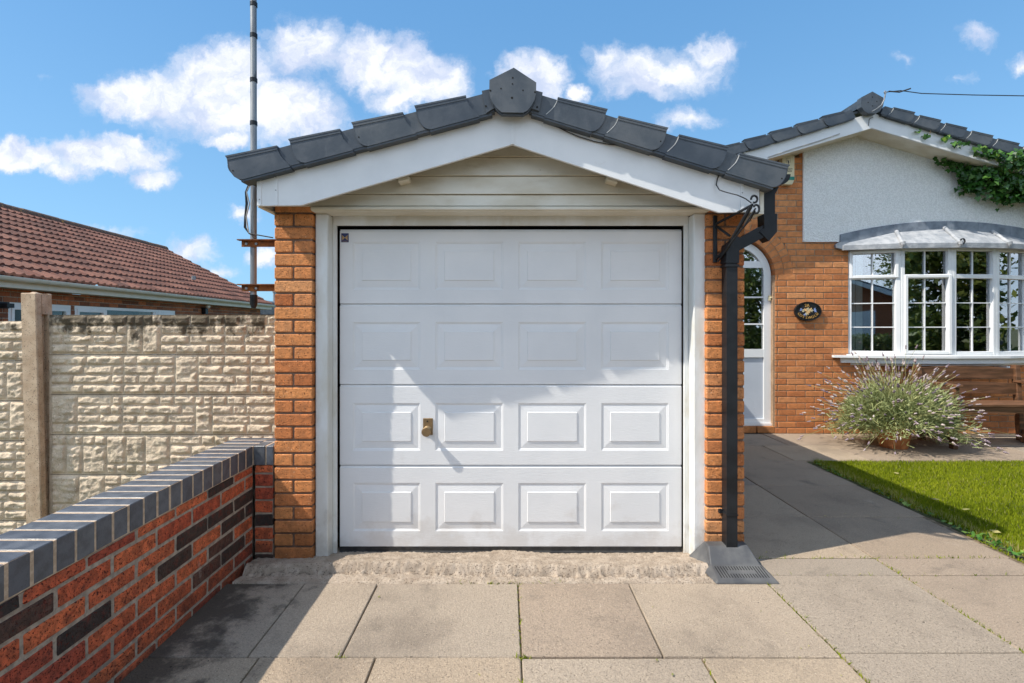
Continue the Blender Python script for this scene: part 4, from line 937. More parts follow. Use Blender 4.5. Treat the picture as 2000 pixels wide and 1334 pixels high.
# far house glimpse
fh = thing('far_bungalow', (-11.5, 27, -.45), 'distant dark roofed house with a flue pipe just right of the bungalow roof', 'house')
q = MB(); q.prism([(-13.6, 1.9), (-11.6, 1.9), (-11.6, 2.45), (-12.6, 2.65)], 25, 31, 0, .3); q.build('roof', 'tile', fh)
q = MB(); q.box(-13.4, -11.8, 25.2, 31, -.45, 1.9); q.build('wall', 'brick_n', fh)
q = MB(); q.tube([(-12.3, 26, 2.4), (-12.3, 26, 3.1)], .07, 8); q.tube([(-12.3, 26, 3.1), (-12.3, 26, 3.16)], .11, 8); q.build('flue', 'galv', fh)

# ================================================================== HOUSE
YH = 6.0
ho = thing('house', (5, YH, 0), 'orange brick bungalow with white roughcast gable and bow window on the right', 'house')
GX, GZ = PX(1703, 5.71), PZ(250, 5.71)+.0     # gable apex (soffit)
SLP = .298
def soff(x): return GZ-SLP*abs(x-GX)
DX, DR, DZ = 2.82, .455, 1.93
BX0, BX1, BZ0, BZ1 = 4.17, 6.40, .975, 2.46
w = MB()
def hint(z):
    hi_ = GX+(GZ-z)/SLP; lo_ = GX-(GZ-z)/SLP; lo_ = max(lo_, 1.342); hi_ = min(hi_, 9.8)
    if hi_ <= lo_: return []
    iv = [(lo_, hi_)]
    def cut(a, b):
        nonlocal iv; o = []
        for s_, e_ in iv:
            if b <= s_ or a >= e_: o.append((s_, e_))
            else:
                if a > s_: o.append((s_, a))
                if b < e_: o.append((b, e_))
        iv = o
    if z < DZ: cut(DX-DR, DX+DR)
    elif z < DZ+DR+.222: h = math.sqrt(max(0, (DR+.222)**2-(z-DZ)**2)); cut(DX-h, DX+h)
    if BZ0 < z < BZ1: cut(BX0, BX1)
    if z > 2.40: cut(3.66, 8.3)
    return iv
courses(w, (0, YH, 0), (1, 0, 0), (0, -1, 0), .0, 3.52, hint, bm=1, offs=(.05, .1625), ch=.0035, depth=.1, proud=.005)
# arch: two rings of half bricks
for ri, (r0, r1) in enumerate(((DR, DR+.1045), (DR+.112, DR+.2165))):
    nb_ = 20 if ri == 0 else 24
    for i in range(nb_):
        a0 = math.pi*i/nb_+.010; a1 = math.pi*(i+1)/nb_-.010
        pts = [(DX+r0*math.cos(a0), DZ+r0*math.sin(a0)), (DX+r1*math.cos(a0), DZ+r1*math.sin(a0)), (DX+r1*math.cos(a1), DZ+r1*math.sin(a1)), (DX+r0*math.cos(a1), DZ+r0*math.sin(a1))]
        w.prism(pts, YH+ru(-.001, .001), YH+.09, 1, rnd())
seg = 24
for i in range(seg):
    a0, a1 = math.pi*i/seg, math.pi*(i+1)/seg; r0, r1 = DR+.002, DR+.228
    w.prism([(DX+r0*math.cos(a0), DZ+r0*math.sin(a0)), (DX+r1*math.cos(a0), DZ+r1*math.sin(a0)), (DX+r1*math.cos(a1), DZ+r1*math.sin(a1)), (DX+r0*math.cos(a1), DZ+r0*math.sin(a1))], YH+.006, YH+.1, 0)
w.build('brick_wall', ['mortar_h', 'brick_house'], ho)
# rendered gable
def arcz(x): return 2.420+.165*(1-((x-5.33)/1.30)**2)
pts = [(3.606, 2.335), (4.045, 2.335), (4.045, arcz(4.045))]+[(4.045+i*.1285, arcz(4.045+i*.1285)) for i in range(1, 20)]+[(6.615, arcz(6.615)), (6.615, 2.335), (8.40, 2.335), (8.40, soff(8.40)), (GX, GZ+.01), (3.606, soff(3.606))]
q = MB(); q.prism(pts, YH-.022, YH-.001); q.prism([(3.67, 2.36), (4.0, 2.36), (4.0, 2.62), (6.65, 2.62), (6.65, 2.36), (8.3, 2.36), (8.3, soff(8.3)), (GX, GZ), (3.67, soff(3.67))], YH-.0005, YH+.1); q.build('render_panel', 'render', ho)
# barge, soffit
YHB = 5.71
def hb(side, x_end, name='barge_board'):
    q = MB(); x0, x1 = GX, x_end
    q.prism([(x0, GZ+.0), (x1, soff(x1)), (x1, soff(x1)+.175), (x0, GZ+.175)], YHB, YHB+.02); q.build(name, 'barge', ho)
    q = MB(); q.prism([(x0, GZ+.001), (x1, soff(x1)+.001), (x1, soff(x1)+.014), (x0, GZ+.014)], YHB+.0205, YH+.1); q.build('soffit', 'clad', ho)
hb(-1, 1.0); hb(1, 10.2)
# verge tiles: bottom line .165 above soffit
YHT = 5.66
def vline(x, up): return (x, soff(x)+up)
verge(ho, (GX-3.6, GZ+.165-SLP*3.6), (GX-.1, GZ+.165-SLP*.1), -1, YHT, 11, .3136, .03, s=.95)
verge(ho, (GX+.1+.3136*14/math.sqrt(1+SLP**2)+.05, GZ+.165-SLP*(.1+.3136*14/math.sqrt(1+SLP**2)+.05)), (GX+.1, GZ+.165-SLP*.1), 1, YHT, 14, .3136, .03, s=.95)
cx0, cz0 = PX(1704, YHT-.04), PZ(200, YHT-.04)
capo = [(0, .125), (.125, .055), (.13, 0), (.12, -.05), (.08, -.105), (.04, -.125), (-.045, -.125), (-.09, -.10), (-.125, -.05), (-.13, 0), (-.125, .06)]
q = MB(); q.prism([(cx0+a, cz0+b_) for a, b_ in capo], YHT-.04, YHT+.03, 0, .5)
for a, b_ in ((0, .06), (-.05, .0), (.05, .01), (0, -.04)): q.lathe([(.007, -.001), (.007, 0)], (cx0+a, YHT-.04, cz0+b_), 8, 1, axis='y')
q.build('ridge_end_cap', ['tile', 'dark'], ho)
q = MB(); q.prism([(cx0+a, cz0+b_) for a, b_ in ((0, .12), (.12, .05), (.12, -.04), (-.12, -.04), (-.12, .05))], YHT+.031, 12, 0, .3); q.build('ridge_tile', 'tile', ho)
slope_roof(ho, (GX-3.6, GZ+.165-SLP*3.6), (GX, GZ+.165), YHT+.052, 12, 'tile', .085)
slope_roof(ho, (GX+5.6, GZ+.165-SLP*5.6), (GX, GZ+.165), YHT+.052, 12, 'tile', .085)
# --- house door
hd = MB(); YDo = YH+.065; fr_ = .068
def arch_ring(mb, r0, r1, y0, y1, a_end=math.pi, cz=DZ, m=0, seg=28):
    for i in range(seg):
        a0, a1 = a_end*i/seg, a_end*(i+1)/seg
        mb.prism([(DX+r0*math.cos(a0), cz+r0*math.sin(a0)), (DX+r1*math.cos(a0), cz+r1*math.sin(a0)), (DX+r1*math.cos(a1), cz+r1*math.sin(a1)), (DX+r0*math.cos(a1), cz+r0*math.sin(a1))], y0, y1, m)
ro = DR-.018; ri = ro-.085
arch_ring(hd, ri, ro, YDo, YDo+.06)
z_door0 = .115
for s_ in (-1, 1): hd.box(DX+s_*ri, DX+s_*ro, YDo, YDo+.06, z_door0, DZ)
zt0 = PZ(523, YDo); zt1 = PZ(510, YDo)
hd.box(DX-ri, DX+ri, YDo+.003, YDo+.057, zt0, zt1)
hd.box(DX-ri, DX+ri, YDo+.003, YDo+.057, PZ(698, YDo), PZ(682, YDo)); hd.box(DX-ri, DX+ri, YDo+.003, YDo+.057, z_door0, z_door0+.05)
hd.box(DX-ro-.02, DX+ro, YDo-.02, YDo-.001, z_door0-.03, z_door0)
do = hd.build('entrance_door', 'upvc', ho)
q = MB()
for py in (580.5, 633): q.box(DX-ri, DX+ri, YDo+.012, YDo+.022, PZ(py+1.5, YDo), PZ(py-1.5, YDo))
q.build('glazing_bar', 'upvc', do)
q = MB(); q.box(DX-ri, DX+ri, YDo+.024, YDo+.03, PZ(682, YDo), zt0); arch_pts = [(DX+ri*math.cos(math.pi*i/20), DZ+ri*math.sin(math.pi*i/20)) for i in range(21)]
q.prism([(DX+ri, zt1), (DX+ri, DZ)]+arch_pts[1:-1]+[(DX-ri, DZ), (DX-ri, zt1)] if DZ > zt1 else arch_pts, YDo+.024, YDo+.03); q.build('pane', 'glass', do)
q = MB(); q.box(DX-ri, DX+ri, YDo+.02, YDo+.04, z_door0+.05, PZ(698, YDo)); q.build('lower_panel', 'frost', do)
q = MB(); q.box(DX-.9, DX+.9, YH+1.2, YH+1.22, 0, 2.6); q.box(DX-.92, DX-.9, YH+.15, YH+1.2, 0, 2.6); q.box(DX+.9, DX+.92, YH+.15, YH+1.2, 0, 2.6); q.build('hall_walls', 'room', do)
q = MB(); z_ = PZ(582, YDo); q.box(DX+ro-.035, DX+ro-.005, YDo-.02, YDo-.0005, z_-.035, z_+.03, 0, 0, .004); q.box(DX+ro-.02, DX+ro+.012, YDo-.035, YDo-.0205, z_-.006, z_+.012, 0, 0, .003); q.build('door_bell', 'cream', do)
q = MB()   # reveal lining + step
q.box(DX+DR-.018, DX+DR, YH+.012, YH+.10, 0, DZ, 0); q.box(DX-DR, DX-DR+.018, YH+.012, YH+.10, 0, DZ, 0)
q.build('reveal', 'mortar_h', ho)
q = MB()
for i in range(4): q.box(DX-DR+.02+i*.225, DX-DR+.232+i*.225, YH-.0, YH+.09, .005, z_door0-.032, 0, rnd(), .004)
q.build('door_step', 'brick_o', ho)
# --- bow window
bw = [(4.165, 6.02), (4.70, 5.868), (5.275, 5.815), (5.85, 5.868), (6.395, 6.02)]
ZS, ZTp = PZ(693, 5.83), 2.235
wi = MB()
def fbox(mb, A, B, u0, u1, z0, z1, d0, d1, m=0, ch=.004):
    """box in the frame of facet A-B; u along, d depth towards the room"""
    A_, B_ = Vector((A[0], A[1], 0)), Vector((B[0], B[1], 0)); e = (B_-A_).normalized(); nrm = Vector((-e.y, e.x, 0))
    if nrm.y < 0: nrm = -nrm
    def xf(p): q_ = A_+e*p[0]+nrm*p[1]; return (q_.x, q_.y, p[2])
    mb.box(u0, u1, d0, d1, z0, z1, m, 0, ch, xf)
zm = PZ(540, 5.86)      # transom centre
f = .038
wf = MB()
for i in range(5):
    wf.tube([(bw[i][0], bw[i][1]+.03, ZS), (bw[i][0], bw[i][1]+.03, ZTp)], .029, 12)
win_o = wf.build('bow_window', 'upvc', ho, smooth='auto')
for i in range(4):
    A, B = bw[i], bw[i+1]; L = math.hypot(B[0]-A[0], B[1]-A[1])
    q = MB(); a0, a1 = .012, L-.012
    fbox(q, A, B, a0, a0+f, ZS, ZTp, 0, .06); fbox(q, A, B, a1-f, a1, ZS, ZTp, 0, .06)
    fbox(q, A, B, a0+f, a1-f, ZS, ZS+f, .002, .058); fbox(q, A, B, a0+f, a1-f, ZTp-f*.8, ZTp, .002, .058); fbox(q, A, B, a0+f, a1-f, zm-.025, zm+.025, .002, .058)
    fr_o = q.build('frame', 'upvc', win_o)
    g0, g1 = a0+f, a1-f
    # casement sashes stand proud
    def sash(z0, z1, u0, u1):
        s_ = MB(); k = .035
        fbox(s_, A, B, u0, u0+k, z0, z1, -.016, .03); fbox(s_, A, B, u1-k, u1, z0, z1, -.016, .03); fbox(s_, A, B, u0+k, u1-k, z0, z0+k, -.015, .029); fbox(s_, A, B, u0+k, u1-k, z1-k, z1, -.015, .029)
        s_.build('sash', 'upvc', fr_o)
    if i == 0: sash(zm-.012, ZTp-.01, a0+.01, a1-.012); 
    if i == 1: sash(ZS+.012, zm+.018, a0+.03, a1-.005)
    gb = MB(); um = (g0+g1)/2
    top_lo, top_hi = (zm+.03, ZTp-.055) if i == 0 else (zm+.025, ZTp-f*.8)
    fbox(gb, A, B, um-.006, um+.006, ZS+f, ZTp-f*.8, .026, .038, ch=0)
    for t_ in (1/3, 2/3):
        zz = ZS+f+(zm-.025-ZS-f)*t_; fbox(gb, A, B, g0, um-.0095, zz-.006, zz+.006, .026, .038, ch=0); fbox(gb, A, B, um+.0095, g1, zz-.006, zz+.006, .026, .038, ch=0)
    gb.build('glazing_bar', 'upvc', fr_o)
    p_ = MB(); fbox(p_, A, B, g0, g1, ZS+f, zm-.025, .040, .044, ch=0); fbox(p_, A, B, g0, g1, zm+.025, ZTp-f*.8, .040, .044, ch=0); p_.build('pane', 'glass', fr_o)
    if i in (0, 3):
        b_ = MB(); u_ = g0-.0; lim = g0+.085 if i == 0 else g1
        while u_ < lim:
            fbox(b_, A, B, u_, u_+.072, ZS+f*.5, ZTp-.03, .10, .103, ch=0); u_ += .078 if i == 3 else .078
        b_.build('vertical_blind', 'blind', win_o)
q = MB(); q.box(4.0, 6.6, 7.6, 7.62, .5, 2.6); q.box(4.0, 4.02, 6.11, 7.6, .5, 2.6); q.box(6.6, 6.62, 6.11, 7.6, .5, 2.6); q.box(4.0, 6.62, 6.11, 7.6, .48, .5); q.box(4.0, 6.62, 6.11, 7.6, 2.6, 2.62); q.build('room_walls', 'room', win_o)
# sill: offset polyline
def bowpoly(off_, ext):
    out_ = []
    for i, (x, y_) in enumerate(bw):
        tx = (x-5.28)/1.12; out_.append((x+tx*ext, y_-off_))
    return out_
def bow_slab(mb, o0, ext, z0, z1, yback=6.0, m=0):
    P = bowpoly(o0, ext); mb.prism([(P[0][0], yback)]+P+[(P[-1][0], yback)], z0, z1, m, axis='z')
q = MB(); bow_slab(q, .065, .20, ZS-.040, ZS-.012, 5.999); bow_slab(q, .035, .10, ZS-.105, ZS-.0405, 5.999); bow_slab(q, .02, .02, ZS-.0115, ZS, 5.999); q.build('sill', 'upvc', ho)
q = MB(); P = bowpoly(.03, -.02)
bow_slab(q, -.02, -.03, ZS-.135, ZS-.106, 5.999); q.box(5.95, 5.99, 5.85, 5.999, ZS-.26, ZS-.137); q.build('sill_bracket', 'upvc', ho)
# lead roof
q = MB(); Pe = bowpoly(.085, .10); z_e0, z_e1 = 2.228, 2.285
Pe = [(Pe[0][0]-.0, 5.965)]+Pe+[(Pe[-1][0], 5.965)]
q.prism(Pe, z_e0, z_e1, 0, axis='z')
topx = [4.10, 4.16, 4.72, 5.30, 5.88, 6.44, 6.52]; topz = [2.31, 2.33, 2.452, 2.497, 2.452, 2.33, 2.31]
vs = []; N_sub = 14
for j in range(N_sub+1):
    t_ = j/N_sub
    for i, (a, b_) in enumerate(Pe):
        vs.append((a+(topx[i]-a)*t_+ru(-.002, .002), b_+(5.968-b_)*t_, z_e1+(topz[i]-z_e1)*t_+(ru(-.003, .003) if 0 < t_ < 1 else 0)))
fs = [(j*7+i, j*7+i+1, (j+1)*7+i+1, (j+1)*7+i) for j in range(N_sub) for i in range(6)]
q.add(vs, fs)
for i in (2, 3, 4):   # lead rolls
    a = Vector((Pe[i+0][0]+.0, Pe[i][1]-.006, z_e1+.0)); b_ = Vector((topx[i], 5.955, topz[i]+.006)); q.tube([a, a.lerp(b_, .5)+Vector((0, 0, .004)), b_], [.024, .019, .022], 10)
    q.tube([a+Vector((0, -.006, .012)), a+Vector((0, -.012, -.02)), a+Vector((0, -.008, -.045))], [.028, .02, .008], 8)
q.build('bay_roof', 'lead', ho)
q = MB()   # dark flashing band along the arc
xs_ = [4.05+i*.1285 for i in range(21)]; up = [(x, arcz(x)-.001) for x in xs_]; 
lo = [(x, np.interp(x, [4.0, 4.16, 4.72, 5.30, 5.88, 6.44, 6.7], [2.315, 2.335, 2.445, 2.490, 2.445, 2.335, 2.315])-.012) for x in xs_]
for i in range(20): q.prism([lo[i], lo[i+1], up[i+1], up[i]], 5.962+ru(-.003, .002), 5.9995, 0)
q.prism([(4.045, 2.335), (3.99, 2.30), (4.0, 2.26), (4.09, 2.235), (4.12, 2.33)], 5.955, 5.999, 0)
q.build('flashing', 'leadd', ho)
q = MB(); a = Vector((Pe[3][0]+.02, Pe[3][1]-.02, z_e1+.012))
for k_ in range(6):
    an = k_*1.05; q.tube([a+Vector((.022*math.cos(an+t_), -.008*math.sin(2*t_+k_), .03*math.sin(an+t_))) for t_ in [i*.5 for i in range(8)]], .006, 6)
tag(q.build('cable_coil', 'wire'), 'small coil of black cable tied on the lead roof of the bow window', 'cable')

# alarm box
ab = thing('alarm_box', (3.43, 5.99, 3.04), 'cream security alarm box with green stripe high on the brick gable', 'alarm box')
x0, x1 = PX(1528, 5.93), PX(1551.5, 5.93); z1, z0 = PZ(304, 5.93), PZ(360, 5.93)
q = MB(); q.prism([(x0, z1), (x1, z1), (x1, z0+.055), (x1-.025, z0), (x0+.025, z0), (x0, z0+.055)], 5.93, 5.999); q.build('casing', 'cream', ab)
q = MB(); q.box(x0-.001, x1+.001, 5.926, 5.932, z0+.052, z0+.092); q.build('stripe', 'green', ab)
q = MB(); xc = (x0+x1)/2; pz_ = z1-.02
text_mesh(q, 'SECURITY', .023, lambda x, y_, z: (xc+x, 5.9285-z, z1-.163+y_)); text_mesh(q, 'ALARMS', .023, lambda x, y_, z: (xc+x, 5.9285-z, z1-.188+y_))
q.build('alarm_lettering', 'blackpaint', ab); q = MB()
def fig(pts): q.prism([(xc+a*.001, z1-.08+b_*.001) for a, b_ in pts], 5.9275, 5.9295)
for (a, b_) in (((-26, 26), (26, 28)), ((-26, -19), (26, -17))): q.box(xc+a[0]*.001, xc+b_[0]*.001, 5.9278, 5.9298, z1-.08+a[1]*.001+.02, z1-.08+b_[1]*.001+.02)
for a in (-26, 25): q.box(xc+a*.001, xc+(a+1.5)*.001, 5.9278, 5.9298, z1-.078+.0, z1-.033)
fig([(-4, 12), (5, 14), (9, 4), (6, -8), (0, -12), (-4, -4)]); fig([(-4, 10), (-14, 20), (-16, 30), (-12, 30), (-9, 20), (-1, 14)]); fig([(0, -8), (-5, -22), (-10, -38), (-5, -39), (1, -24), (6, -10)]); fig([(-1, 16), (5, 16), (7, 22), (2, 26), (-3, 22)])
q.build('sign_printing', 'blackpaint', ab)

# house name plaque
YS = 5.975; sx_, sz_ = PX(1578, YS), PZ(608, YS)
pl = thing('name_plaque', (sx_, 5.99, sz_-.12), 'oval black house name plaque with painted flowers beside the arched front door', 'plaque')
q = MB(); A_, B_ = .163, .116; el = lambda k_, n=48: [(sx_+A_*k_*math.cos(2*math.pi*i/n), sz_+B_*k_*math.sin(2*math.pi*i/n)) for i in range(n)]
q.prism(el(1), YS, 5.994); e0, e1 = el(1, 48), el(.93, 48)
for i in range(48):
    j = (i+1) % 48; q.prism([e0[i], e0[j], e1[j], e1[i]], YS-.007, YS-.0002)
q.build('oval_plate', 'blackpaint', pl)
q = MB(); text_mesh(q, '2A', .052, lambda x, y_, z: (sx_-.012+x, YS-.003-z, sz_+.068+y_), depth=.002)
q.build('raised_number', 'gold', pl); q = MB()
word = 'COTSWOLD'
for i, ch_ in enumerate(word):
    an = R(205+i*(335-205)/7)
    cx_, cz_ = sx_+A_*.74*math.cos(an), sz_+B_*.70*math.sin(an)+.002; rot = (i-3.5)*.19
    text_mesh(q, ch_, .044, lambda x, y_, z, cx_=cx_, cz_=cz_, rot=rot: (cx_+x*math.cos(rot)-y_*math.sin(rot), YS-.003-z, cz_+x*math.sin(rot)+y_*math.cos(rot)), depth=.002)
q.build('raised_lettering', 'gold', pl)
def petals(name, mname, cents, n, ln, wd):
    q = MB()
    for (a, b_) in cents:
        for i in range(n):
            an = 2*math.pi*i/n+ru(-.3, .3); l_ = ln*ru(.7, 1.1); c_, s_ = math.cos(an), math.sin(an)
            q.prism([(sx_+a+c_*x-s_*y_, sz_+b_+s_*x+c_*y_) for x, y_ in ((0, 0), (l_*.5, wd), (l_, 0), (l_*.5, -wd))], YS-.006+ru(-.001, .001), YS-.0005)
    q.build(name, mname, pl)
petals('pink_flowers', 'pink', [(-.03, .015), (.01, .0), (-.005, -.02), (.03, .018)], 6, .026, .006)
petals('cream_flowers', 'cream', [(-.06, .005), (.045, .008), (.0, .027), (-.02, -.03)], 5, .024, .005)
petals('blue_flowers', 'bluep', [(-.085, .02), (.08, .022), (.09, .0), (-.04, -.04)], 5, .022, .004)

# ================================================================== POT + LAVENDER
yp_ = 5.32; xp_ = PX(1745, yp_)
q = MB(); q.lathe([(.115, .0), (.125, .005), (.168, .235), (.182, .236), (.186, .275), (.176, .281), (.160, .275), (.150, .22)], (xp_, yp_, .0), 36, 0)
tag(q.build('flower_pot', 'terra', smooth='auto'), 'round terracotta flower pot half hidden under the lavender bush', 'flower pot')
lv = thing('lavender_bush', (xp_, yp_, .22), 'sprawling lavender bush with fading purple flower heads in front of the bow window', 'lavender')
def strips(P0, P1, W, bend=0):
    """thin camera-independent blades: triangle strips from P0 to P1"""
    n = len(P0); D = P1-P0; A = RS.normal(size=(n, 3)); A -= D*((A*D).sum(1)/(D*D).sum(1))[:, None]; A /= np.linalg.norm(A, axis=1, keepdims=True)
    W = W.reshape(-1, 1)/2; Mid = (P0+P1)/2
    V = np.stack([P0-A*W*.6, P0+A*W*.6, P1+A*W*.6, P1-A*W*.6], 1)
    return V.reshape(-1, 3), np.arange(4*n).reshape(-1, 4)
base = np.array([xp_, yp_, .30])
ns = 520
# flower stems: direction over hemisphere with right/left spread
th = RS.rand(ns)*2*np.pi; el_ = np.arcsin(np.clip(RS.rand(ns)*1.15-.16, -.2, .98)); ln_ = .50+.30*RS.rand(ns)**1.3
D = np.stack([np.cos(th)*np.cos(el_)*1.12, np.sin(th)*np.cos(el_)*.8, np.sin(el_)*.92], 1)
ln_ *= (.78+.4*vnoise(th*2.2, el_*3+9, 36)); P1 = base+D*ln_[:, None]+RS.normal(size=(ns, 3))*.05; P1[:, 2] -= .35*np.clip(np.hypot(P1[:, 0]-xp_, P1[:, 1]-yp_)-.3, 0, 1)*RS.rand(ns); P1[:, 2] = np.maximum(P1[:, 2], .03); P0 = base+D*.25+RS.normal(size=(ns, 3))*.05
P1[:, 1] = np.minimum(P1[:, 1], 5.93)
V, F = strips(P0, P1, np.full(ns, .005)); V2, F2 = strips(P0, P1, np.full(ns, .005))
raw_mesh('stems', np.concatenate([V, V2]), np.concatenate([F, F2+len(V)]), 'lavstem', parent=lv)
# foliage
nf = 15000; th = RS.rand(nf)*2*np.pi; se = RS.rand(nf)*1.25-.32; ce = np.sqrt(np.clip(1-se**2, 0, 1)); rad = (.12+.40*RS.rand(nf)**.6)*(.55+.75*vnoise(th*2.2, se*4+9, 31))*(1+.12*np.cos(th))
D = np.stack([np.cos(th)*ce*1.15, np.sin(th)*ce*.85, se*.85], 1); c = base+D*rad[:, None]+RS.normal(size=(nf, 3))*.02; c[:, 2] -= .55*np.clip(np.hypot(c[:, 0]-xp_, c[:, 1]-yp_)-.2, 0, 1)**1.3*(RS.rand(nf)<.6)
L_ = .035+.05*RS.rand(nf); dirs = D*.8+RS.normal(size=(nf, 3))*.5+np.array([0, 0, .35]); dirs /= np.linalg.norm(dirs, axis=1, keepdims=True)
c[:, 2] = np.maximum(c[:, 2], .02); c[:, 1] = np.minimum(c[:, 1], 5.93)
kp = ~((np.abs(c[:, 0]-xp_) < .16) & (c[:, 1] < yp_-.05) & (c[:, 2] < .25)); c, dirs, L_ = c[kp], dirs[kp], L_[kp]; nf = len(c); th, se = th[kp], se[kp]
V, F = strips(c, c+dirs*L_[:, None], .008+.007*RS.rand(nf))
raw_mesh('foliage', V, F, 'lavleaf', np.clip(RS.rand(nf)*.7+.4*(vnoise(th*4, se*6+3, 33)-.2), 0, 1), parent=lv)
# heads
hv, hf, hr = [], [], []
for p0, p1 in zip(P0, P1):
    d = (p1-p0)/np.linalg.norm(p1-p0); r_ = rnd()
    for k_ in range(4):
        c_ = p1+d*(k_*.011-.01); 
        s_ = .0125*(1-.13*k_)*ru(.7, 1.25)
        o = len(hv); hv.extend([c_+np.array(v_)*s_ for v_ in ((1, 0, 0), (-1, 0, 0), (0, 1, 0), (0, -1, 0), (0, 0, 1), (0, 0, -1))])
        for a, b_, e_ in ((0,2,4),(2,1,4),(1,3,4),(3,0,4),(2,0,5),(1,2,5),(3,1,5),(0,3,5)): hf.append((o+a, o+b_, o+e_)); hr.append(min(1, max(0, r_+ru(-.2, .2))))
raw_mesh('flower_heads', np.array(hv), np.array(hf), 'lavflower', np.array(hr), parent=lv)

# ================================================================== BENCH
be = thing('bench', (5.3, 5.5, 0), 'brown varnished wooden garden bench below the bow window', 'bench')
bx0, bx1 = 4.72, 5.94
def slat(name, x0, x1, y0, y1, z0, z1, bow=0., n=12, bowt=None, lean=0.):
    q = MB(); vs = []
    for i in range(n+1):
        t_ = i/n; x = x0+(x1-x0)*t_; b_ = bow*(1-(2*t_-1)**2); bt = b_ if bowt is None else bowt*(1-(2*t_-1)**2)
        vs += [(x, y0+ru(-.0005, .0005), z0+b_), (x, y1, z0+b_), (x, y1+lean, z1+bt), (x, y0+lean, z1+bt)]
    fs = [(i*4+j, i*4+(j+1) % 4, (i+1)*4+(j+1) % 4, (i+1)*4+j) for i in range(n) for j in range(4)]+[(0, 1, 2, 3), (n*4, n*4+1, n*4+2, n*4+3)]
    q.add(vs, fs); q.build(name, 'wood', be)
slat('back_slat', bx0, bx1-.03, 5.705, 5.73, PZ(741, 5.72), PZ(720, 5.72), .02, bowt=.035); slat('back_slat', bx0, bx1, 5.675, 5.70, PZ(771, 5.69), PZ(750, 5.69), .02, bowt=.03)
for i, yy in enumerate((5.20, 5.275, 5.35, 5.425, 5.50, 5.575)): slat('seat_slat', bx0-.02, bx1+.02, yy, yy+.066, .455-(i*.004), .478-(i*.004))
slat('front_rail', bx0, bx1, 5.215, 5.24, .385, .4545)
for x in (bx0+.02, bx1-.06):
    q = MB(); q.box(x, x+.055, 5.22, 5.275, 0, .455, 0, 0, .003); q.build('leg', 'wood', be)
    q = MB(); q.box(x, x+.055, 5.62, 5.68, 0, .86, 0, 0, .003, lambda p: (p[0], p[1]+max(0, p[2]-.45)*.15, p[2])); q.build('leg', 'wood', be)
    q = MB(); q.box(x-.01, x+.065, 5.17, 5.70, .66, .69, 0, 0, .004); q.box(x+.005, x+.05, 5.20, 5.245, .48, .66, 0, 0, .003); q.build('armrest', 'wood', be)
    q = MB(); q.box(x+.005, x+.05, 5.276, 5.619, .08, .13, 0, 0, .003); q.build('side_rail', 'wood', be)
q = MB(); q.box(5.80, 5.84, 5.36, 5.56, .0, .10, 0, 0, .004); q.box(5.93, 5.97, 5.34, 5.54, .0, .09, 0, 0, .004); q.box(5.80, 5.97, 5.56, 5.60, .03, .09, 0, 0, .003)
tag(q.build('timber_stand', 'wood'), 'small low wooden timber stand under the right end of the bench', 'stand')

# ================================================================== IVY on gable
def clu(px, py, Y, r, n, rz=None):
    c0 = np.array([PX(px, Y), Y, PZ(py, Y)]); rr_ = r*Y/960
    return c0+RS.normal(size=(n, 3))*np.array([rr_, .04, rr_*(rz or .7)])*.55
cl = [(1818, 285, 5.93, 10, 26), (1826, 300, 5.93, 12, 26), (1845, 310, 5.9, 15, 40), (1862, 318, 5.9, 17, 60), (1880, 325, 5.88, 20, 90), (1885, 345, 5.88, 14, 55), (1905, 330, 5.85, 22, 100), (1920, 345, 5.85, 24, 130),
      (1885, 362, 5.9, 14, 50), (1900, 368, 5.9, 15, 50), (1940, 360, 5.83, 30, 200), (1950, 335, 5.75, 24, 120), (1970, 320, 5.68, 20, 90), (1965, 375, 5.86, 26, 170), (1990, 350, 5.75, 34, 240), (1960, 385, 5.88, 15, 60), (1995, 375, 5.85, 24, 150), (1995, 320, 5.68, 22, 110),
      (1985, 305, 5.64, 12, 30), (1925, 300, 5.66, 9, 22), (1941, 303, 5.66, 9, 22), (1955, 305, 5.66, 9, 20), (1915, 292, 5.67, 6, 8), (1870, 282, 5.67, 8, 12), (1843, 271, 5.67, 5, 6), (1850, 272, 5.67, 4, 4), (1882, 283, 5.67, 5, 6), (1903, 289, 5.67, 5, 6), (1808, 267, 5.67, 3, 5), (1794, 257, 5.67, 3, 4),
      (2030, 350, 5.8, 50, 500), (2080, 370, 5.8, 60, 500), (2150, 390, 5.8, 60, 400)]
cc = np.concatenate([clu(*a) for a in cl]); n = len(cc); cc[:, 1] = np.minimum(cc[:, 1], 5.965)
k = ~((cc[:, 1] > 5.69) & (cc[:, 2] > GZ-SLP*np.abs(cc[:, 0]-GX)-.01)); cc = cc[k]; n = len(cc)
Nn = RS.normal(size=(n, 3))*.55+np.array([-.25, -1, .35]); Nn /= np.linalg.norm(Nn, axis=1, keepdims=True)
A = RS.normal(size=(n, 3))*.5+np.array([0, 0, -1.]); A -= Nn*(A*Nn).sum(1, keepdims=True); A /= np.linalg.norm(A, axis=1, keepdims=True); B = np.cross(Nn, A)
sz = (.020+.022*RS.rand(n))[:, None]
lp = [(-.5, 0), (-.75, .45), (-.2, .9), (.2, .5), (1.1, 0), (.2, -.5), (-.2, -.9), (-.75, -.45)]
V = np.stack([cc+A*sz*a+B*sz*b_+Nn*sz*(.25*abs(b_)) for a, b_ in lp], 1).reshape(-1, 3)
iv = thing('ivy', (6.5, 5.85, 2.8), 'green climbing ivy trailing under the right hand eaves of the gable', 'ivy')
yl = np.clip(RS.rand(n)*.75+.3*(5.9-cc[:, 1])/.25*RS.rand(n), 0, 1)
raw_mesh('leaves', V, np.arange(8*n).reshape(-1, 8), 'ivy', yl, parent=iv)
